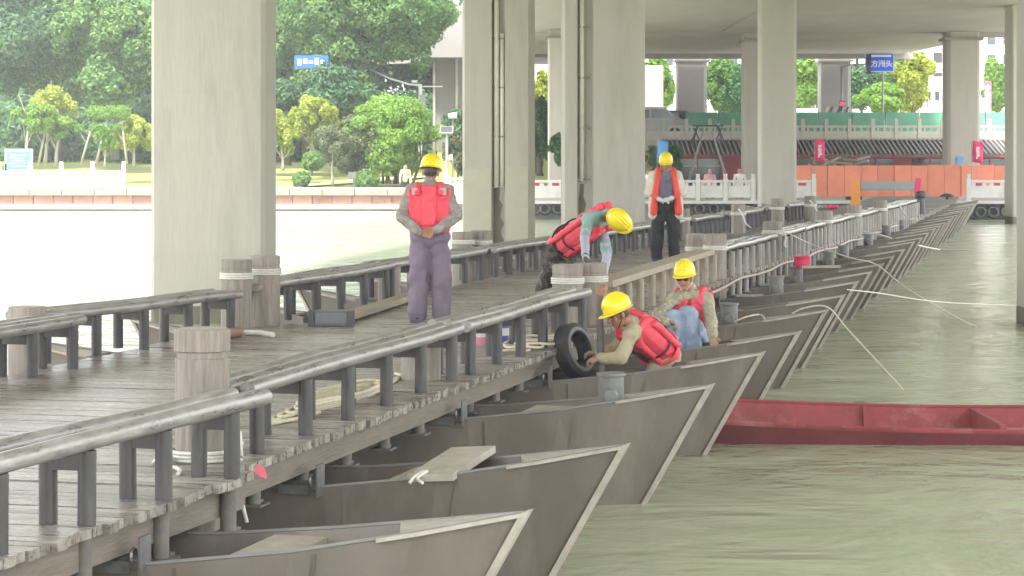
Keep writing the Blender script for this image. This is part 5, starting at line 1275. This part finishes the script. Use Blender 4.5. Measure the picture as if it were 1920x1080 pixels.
# glimpse of a blue shop sign behind the trees
t = thing('shop_sign', 'blue and white sign glimpsed between the tree crowns', 'sign', (*at(584, 0, 124.6).xy, 6.0))
zc = CAMZ + (HY - 116) * 124.6 / FPX - 6.0
MB().box((0, 0, zc), (1.75, .12, .66)).build('face', M['blue'], t)
for k in range(5): MB().box((-.62 + k * .3, -.075, zc - .02 + .05 * (k % 2)), (.2, .02, .32 - .08 * (k % 3))).build('white_block', M['char'], t)
MB().tube([(0, .1, -6), (0, .1, zc - .2)], .08, 6).build('pole', M['greyp'], t)
# small sign and red thing on the lawn
t = thing('lawn_sign', 'small grey sign between the two ball bushes', 'sign', (*at(663, 0, 115).xy, .1)); MB().box((0, 0, .55), (.5, .06, .32), Matrix.Rotation(R(-10), 3, 'X')).build('plate', M['greyp'], t); MB().box((0, .03, .2), (.08, .08, .4)).build('stand', M['greyp'], t)
o = tag(MB().ell((0, 0, .06), (.16, .1, .09)).build('life_ring_cover', M['pink'], loc=at(190, 359, YL + .1), smooth=True), 'small red object lying on the coping at left', 'cover')

# ------------------------------------------------------------------ apartment blocks behind
def block(label, px0, px1, Y, top_py, zb, floors, bays, m='bldg'):
    x0 = (px0 - 960) * Y / FPX; x1 = (px1 - 960) * Y / FPX; zt = CAMZ + (HY - top_py) * Y / FPX; L = x1 - x0
    t = thing('apartment_block', label, 'building', (x0, Y, zb)); H = zt - zb
    MB().box((L / 2, 6, H / 2), (L, 12, H)).build('wall', M[m], t)
    fh = H / floors; bw = L / bays
    wm = MB().box((0, 0, 0), (bw * .5, .1, fh * .5)).mesh('window'); fm = MB().box((0, .03, 0), (bw * .58, .1, fh * .58)).mesh('window_frame'); am = MB().box((0, -.3, 0), (.7, .4, .5)).mesh('air_conditioner')
    for i in range(floors):
        MB().box((L / 2, -.1, i * fh + .1), (L + .1, .3, .18)).build('floor_band', M['whitep'], t)
        for j in range(bays):
            f_ = put('window_frame', fm, M['whitep'], t, ((j + .5) * bw, -.02, (i + .55) * fh)); put('window', wm, M['glassd'], f_, (0, -.03, 0))
            if (i + j) % 3 == 0: put('air_conditioner', am, M['whitep'], t, ((j + .95) * bw, 0, (i + .4) * fh))
    MB().box((L / 2, 6, H + .3), (L + .8, 12.8, .6)).build('roof', M['whitep'], t)
block('white apartment block rising behind the sandy pillar', 1742, 1838, 235, -60, 2, 9, 3)
block('white apartment block at the right edge beyond the pink banner', 1844, 1990, 215, -90, 2, 10, 5)
block('low white building behind the yellowish tree', 1700, 1765, 175, 160, 2, 2, 4)
block('pale building glimpsed between the dark grey pillar and slim pillar', 1180, 1420, 225, 60, 2, 6, 8)
block('low pinkish shop row behind the bus', 1490, 1560, 175, 178, 2, 2, 4, 'redwall')

# ------------------------------------------------------------------ trees
def leaf_mesh(name, n, blobs, size, seed, flat=.0):
    """n leaf clumps of 2 quads scattered through the shells of the blobs (cx,cy,cz,rx,ry,rz)"""
    r_ = np.random.default_rng(seed); vol = np.array([b[3] * b[4] + b[4] * b[5] + b[3] * b[5] for b in blobs]); idx = r_.choice(len(blobs), n, p=vol / vol.sum())
    B_ = np.array(blobs)[idx]; d = r_.normal(size=(n, 3)); d /= np.linalg.norm(d, axis=1)[:, None]
    rad = .66 + .40 * r_.random(n) ** .6
    # lumps: denser tufts
    lump = 1 + .22 * np.sin(d[:, 0] * 7 + B_[:, 0] * 3) * np.sin(d[:, 1] * 6 + 1) * np.sin(d[:, 2] * 7 + B_[:, 2])
    c = B_[:, :3] + d * B_[:, 3:6] * (rad * lump)[:, None]
    nrm = d * .8 + r_.normal(size=(n, 3)) * .55 + np.array([0, 0, .45]); nrm /= np.linalg.norm(nrm, axis=1)[:, None]
    t1 = np.cross(nrm, r_.normal(size=(n, 3))); t1 /= np.linalg.norm(t1, axis=1)[:, None]; t2 = np.cross(nrm, t1)
    s_ = size * (.6 + .8 * r_.random(n)); a = t1 * s_[:, None]; b = t2 * (s_ * .55)[:, None]
    V = np.stack([c - a, c - b * .9 + nrm * s_[:, None] * .12, c + a, c + b * .9 + nrm * s_[:, None] * .12], 1).reshape(-1, 3)
    me = bpy.data.meshes.new(name); me.vertices.add(4 * n); me.vertices.foreach_set('co', V.astype(np.float32).ravel())
    me.loops.add(4 * n); me.loops.foreach_set('vertex_index', np.arange(4 * n, dtype=np.int32)); me.polygons.add(n)
    me.polygons.foreach_set('loop_start', np.arange(0, 4 * n, 4, dtype=np.int32)); me.update(calc_edges=True)
    at_ = me.attributes.new('tint', 'FLOAT', 'FACE'); at_.data.foreach_set('value', np.clip(r_.normal(.45, .22, n) + .12 * np.sin(B_[:, 0] * 5 + B_[:, 2] * 3), 0, 1).astype(np.float32))
    return me

def crown_blobs(seed, w, h, k=9, base=0, loose=False):
    r_ = np.random.default_rng(seed); out_ = []
    for i in range(k):
        a = r_.uniform(0, 6.28); q = r_.uniform(.15, .62); zz = r_.uniform(.1, .9); ww = (1 - abs(zz - .45) * 1.1)
        rr_ = r_.uniform(.13, .27) if loose else r_.uniform(.25, .42)
        out_.append((w * q * math.cos(a) * ww, w * q * math.sin(a) * ww, base + h * zz, w * rr_, w * rr_, h * rr_ * .62))
    for i in range(k + 4):                                      # small outlying tufts that break the outline
        a = r_.uniform(0, 6.28); el = r_.uniform(-.3, 1.4); rr_ = r_.uniform(.10, .20)
        out_.append((w * .8 * math.cos(a) * math.cos(el), w * .8 * math.sin(a) * math.cos(el), base + h * (.48 + .42 * math.sin(el)), w * rr_, w * rr_, h * rr_ * .7))
    cc = .2 if loose else .42; out_.append((0, 0, base + h * .45, w * cc, w * cc, h * cc * .9))
    ex = max(abs(o[0]) + o[3] for o in out_); lo = min(o[2] - o[5] for o in out_); hi = max(o[2] + o[5] for o in out_)
    kx = w / ex; kz = h / (hi - lo)
    return [(o[0] * kx, o[1] * kx, base + (o[2] - lo) * kz, o[3] * kx, o[4] * kx, o[5] * kz) for o in out_]

def trunk_mb(seed, h, r0, spread, lean=(0, 0), k=5):
    r_ = np.random.default_rng(seed); q = MB(); n = 6; P = []
    for i in range(n + 1):
        u = i / n; P.append(Vector((lean[0] * u + .06 * h * math.sin(u * 3 + seed) * u, lean[1] * u, h * u)))
    q.tube(P, [r0 * (1 - .6 * i / n) * (1.3 if i == 0 else 1) for i in range(n + 1)], 8)
    for j in range(k):
        s0 = P[2 + j % 4]; a = r_.uniform(0, 6.28); e = s0 + Vector((spread * math.cos(a), spread * math.sin(a), h * r_.uniform(.35, .7)))
        m_ = (s0 + e) / 2 + Vector((0, 0, -h * .05)); q.tube([s0, m_, e], [r0 * .4, r0 * .28, r0 * .1], 6)
    return q
_cr = {}
def tree(label, px, Y, py_base, py_top, wpx, leaf, seed=1, bare=.35, n=9000, size=.10, bark='bark', lean=(0, 0), k=9, cat='tree', name='tree', tr=.16, trunk=True, group=None):
    x = (px - 960) * Y / FPX; zb = CAMZ + (HY - py_base) * Y / FPX; zt = CAMZ + (HY - py_top) * Y / FPX; H = zt - zb; w = wpx * (1.0 if px < 260 else 1.15 if wpx < 200 else 1.05) * Y / FPX / 2
    t = thing(name, label, cat, (x, Y, zb), 0, group)
    loose = wpx < 120 and Y < 122; b = crown_blobs(seed, w, H * (1 - bare), k + (6 if loose else 0), H * bare, loose); b = [(q[0] + lean[0], q[1] + lean[1], *q[2:]) for q in b]
    put('crown', leaf_mesh('crown', n, b, size, seed), leaf, t)
    if trunk: trunk_mb(seed, H * (bare + .35), tr, w * .5, lean).build('trunk', M[bark], t, smooth=True)
    return t
G1 = 'large trees behind the left lawn'; G2 = 'trees beyond the upper road'
big = [(-40, 128, 300, -70, 300, 'tall dark green tree at the far left edge, above the blue board'), (110, 132, 305, -60, 290, 'tall dark green tree behind the leaning pale trunks'), (215, 126, 300, -40, 240, 'tall mid green tree left of the big pillar'),
       (330, 134, 300, -80, 280, 'tall tree mostly hidden behind the big pillar'), (470, 131, 300, -60, 260, 'tall tree showing just right of the big pillar'), (575, 133, 300, -70, 240, 'tall green tree above the blue and white sign')]
for i, (px, Y, b0, t0, w_, lb) in enumerate(big):
    tree(lb, px, Y, b0, t0, w_, [L_DARK, L_MID, L_MID][i % 3], 11 + i, .30, 60000, .125, k=18, tr=.22, group=G1)
# the big spreading tree with a dark forked trunk
Yb = 127; tb = thing('tree', 'big spreading tree with a dark forked trunk, crown reaching over the far viaduct', 'tree', (*at(655, 0, Yb).xy, 1.2), 0, G1)
def lb_(px, py, r, rz_=None): q = at(px, py, Yb); return (q.x - tb.location.x, rng.uniform(-.8, .8), q.z - 1.2, r, r, rz_ or r * .75)
bl = [lb_(600, 20, 2.2), lb_(660, 0, 2.4), lb_(720, 10, 2.2), lb_(780, 10, 2.0), lb_(815, 25, 1.2), lb_(790, 60, 1.1), lb_(745, 80, 1.3), lb_(700, 100, 1.0), lb_(620, 90, 1.7), lb_(590, 60, 1.6), lb_(640, 160, 1.5), lb_(790, 110, .55, .8), lb_(690, 50, 1.1), lb_(650, -60, 2.8), lb_(770, -50, 2.4), lb_(605, 150, 1.4)]
put('crown', leaf_mesh('crown', 70000, bl, .11, 77), L_MID, tb)
q = MB(); P_ = lambda px, py: Vector((at(px, py, Yb).x - tb.location.x, -.7 if py < 230 else -.4, at(px, py, Yb).z - 1.2))
q.tube([P_(655, 300), P_(652, 200), P_(658, 140), P_(640, 60), P_(632, -40)], [.32, .28, .25, .2, .12], 10); q.tube([P_(658, 150), P_(690, 115), P_(720, 85), P_(760, 50), P_(800, 0)], [.22, .17, .14, .11, .05], 8); q.tube([P_(640, 70), P_(670, 30), P_(690, -30)], [.14, .1, .06], 8)
q.build('trunk', M['bark'], tb, smooth=True)
tree('dense dark shrubby tree under the blue and white sign', 625, 123, 312, 120, 150, L_DARK, 31, .1, 24000, .11, k=10)
tree('grey-green tree behind the yellow tree, right of the big pillar', 540, 124, 310, 150, 110, L_DARK, 32, .15, 20000, .11)
tree('dark evergreen at the foot of the far viaduct pier', 862, 126, 335, 205, 70, L_DARK, 33, .05, 9000, .10)
tree('tall narrow dark evergreen seen between the two piped pillars', 1012, 120, 330, 180, 45, L_DARK, 34, .02, 9000, .10)
tree('rounded dark bush seen beside the far brownish pillar', 1046, 106, 312, 250, 34, L_DARK, 35, .02, 5000, .08, trunk=False, name='bush', cat='bush')
tree('yellow-green tree top seen between the two piped pillars', 1015, 150, 260, 130, 60, L_YEL, 36, .1, 5000, .13)
# small trees on the lawn
tree('small yellow-green tree on a leaning trunk, second from the left edge', 48, 116, 305, 195, 85, L_LIME, 41, .5, 6500, .075, 'barkpale', (.3, 0), 7, tr=.08)
tree('yellow-green tree on a pale leaning trunk above the balustrade', 85, 118, 308, 160, 105, L_YEL, 42, .38, 8500, .075, 'barkpale', (.35, 0), 8, tr=.09)
tree('slim small tree with a pale trunk left of the channel of dark wood', 105, 117, 310, 215, 70, L_LIME, 43, .5, 4500, .075, 'barkpale', (.1, 0), 7, tr=.08)
tree('drooping fresh green young tree above the second balustrade post from right', 196, 115, 312, 235, 44, L_LIME, 44, .25, 5000, .07, 'barkpale', k=7, tr=.05)
tree('bright yellow-green tree at the left edge of the big pillar', 250, 117, 312, 215, 110, L_YEL, 45, .32, 10000, .075, 'barkpale', k=9, tr=.08)
tree('yellow-green tree at the right edge of the big pillar', 530, 119, 320, 205, 75, L_YEL, 46, .2, 8500, .075, 'barkpale', k=8, tr=.08)
tree('yellow tree standing behind the first ball bush', 588, 120, 300, 178, 82, L_YEL, 47, .25, 9000, .075, 'barkpale', k=9, tr=.08)
tree('thin grey-green young tree with a forked trunk between the ball bushes', 624, 114, 348, 235, 85, L_GREY, 48, .35, 3800, .065, 'barkpale', k=9, tr=.06)
tree('big round light green shrub with many stems on the lawn', 742, 116, 345, 176, 175, L_LIME, 49, .10, 36000, .075, k=14, tr=.1)
tree('feathery grey-green shrub leaning on the big round shrub', 668, 115.5, 345, 215, 95, L_GREY, 50, .15, 12000, .07, k=9, tr=.06)
tree('wispy olive shrub at the edge of the stained pillar', 858, 115, 340, 245, 50, L_GREY, 51, .1, 6000, .07, k=8, tr=.05)
for k, (px, ln, Y, lb) in enumerate(((72, .5, 116.5, 'thin bare leaning trunk left of the second pair of pale trunks'), (152, .7, 117, 'thin leaning pale sapling before the dark wood, left of the channel of shade'), (180, .6, 116, 'leaning pale sapling trunk above the middle balustrade post'), (238, -.3, 116, 'upright pale sapling trunk beside the big pillar'))):
    a = at(px, 308, Y); q = MB(); q.tube([a, a + Vector((ln * .4, 0, 1.0)), a + Vector((ln, 0, 2.4))], [.07, .055, .035], 7); q.tube([a + Vector((ln * .4, 0, 1.0)), a + Vector((ln * .4 - .35, 0, 1.6))], [.035, .02], 6)
    t_ = thing('sapling', lb, 'tree', a); o = MB(); o.v = [tuple(Vector(v) - a) for v in q.v]; o.f = q.f; o.build('trunk', M['barkpale'], t_, smooth=True)
    put('crown', leaf_mesh('crown', 900, [(ln, 0, 2.5, .45, .4, .35), (ln * .4 - .35, 0, 1.75, .25, .2, .2)], .06, 140 + k), L_LIME, t_)
# many stems under the round shrub
q = MB()
for k in range(9):
    a = at(718 + 7 * k, 345, 115.6); q.tube([a, a + Vector((rng.uniform(-.4, .4), 0, 1.2)), a + Vector((rng.uniform(-.9, .9), 0, 2.4))], [.07, .05, .03], 6)
tag(q.build('shrub_stems', M['bark']), 'cluster of dark bare stems beneath the big round shrub', 'stems')
def ball(label, px, py, Y, r, seed):
    c = at(px, py, Y); t = thing('ball_bush', label, 'bush', (c.x, Y, c.z - r * .85), 0, 'clipped ball bushes on the lawn')
    put('crown', leaf_mesh('crown', 5200, [(0, 0, r * .85, r * .98, r * .98, r * .85)], .055, seed), L_MID, t)
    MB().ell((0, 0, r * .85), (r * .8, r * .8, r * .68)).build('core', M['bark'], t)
ball('smallest clipped ball bush, nearest the big pillar', 565, 336, 114, .42, 61); ball('clipped ball bush beside the small grey sign', 688, 337, 114, .56, 62); ball('wider clipped bush in front of the yellow tree', 588, 302, 118, .55, 63)
# backdrop wood
bw_ = []
r2 = np.random.default_rng(5)
for i in range(46): bw_.append((r2.uniform(-52, -1), r2.uniform(146, 156), r2.uniform(1, 13.5), r2.uniform(2.2, 3.6), 2, r2.uniform(1.8, 3.2)))
for i in range(24): bw_.append((-52 + 51 * i / 23, 158, 2.0 + .8 * math.sin(i), 2.6, 1.5, 3.2))
o = put('backdrop_wood', leaf_mesh('backdrop_wood', 100000, bw_, .26, 91), L_DARK); tag(o, 'dark mass of wood closing the view behind the left trees', 'wood', kind='stuff')
o = put('backdrop_wood', leaf_mesh('backdrop_wood', 46000, [(-50 + 46 * j / 59, r2.uniform(137, 143), r2.uniform(1.5, 3.8), 2.2, 1.2, 1.6) for j in range(60)], .2, 92), L_DARK); tag(o, 'dark undergrowth beneath the left trees', 'undergrowth', kind='stuff')
# trees beyond the upper road
rt = [(1232, 158, 225, 105, 60, L_LIME, 'light green tree left of the dark grey pillar'), (1350, 152, 225, 108, 90, L_MID, 'green tree right of the dark grey pillar'), (1385, 150, 225, 120, 60, L_DARK, 'darker green tree next to the brownish pillar'),
      (1512, 160, 220, 105, 75, L_LIME, 'light green tree left of the grey pillar'), (1615, 156, 222, 120, 90, L_DARK, 'grey-green tree below the blue road sign'), (1655, 150, 225, 155, 95, L_LIME, 'low bright round tree behind the green mesh fence'),
      (1712, 154, 225, 98, 75, L_YEL, 'tall yellowish tree right of the blue road sign'), (1690, 160, 225, 95, 90, L_MID, 'green tree behind the tall yellowish tree'), (1870, 160, 222, 108, 60, L_LIME, 'light green tree right of the pink banner'), (1500, 165, 215, 150, 60, L_DARK, 'dark low tree at the slim pillar edge')]
for i, (px, Y, b0, t0, w_, lf, lb) in enumerate(rt): tree(lb, px, Y, b0, t0, w_, lf, 101 + i, .12, 16000, .12, k=10, group=G2)
tree('dark bush at the left end of the pavilion, behind the light blue flag', 1245, 112, 335, 268, 70, L_DARK, 130, .0, 9000, .08, trunk=False, name='bush', cat='bush')

bpy.data.scenes.remove(TS)
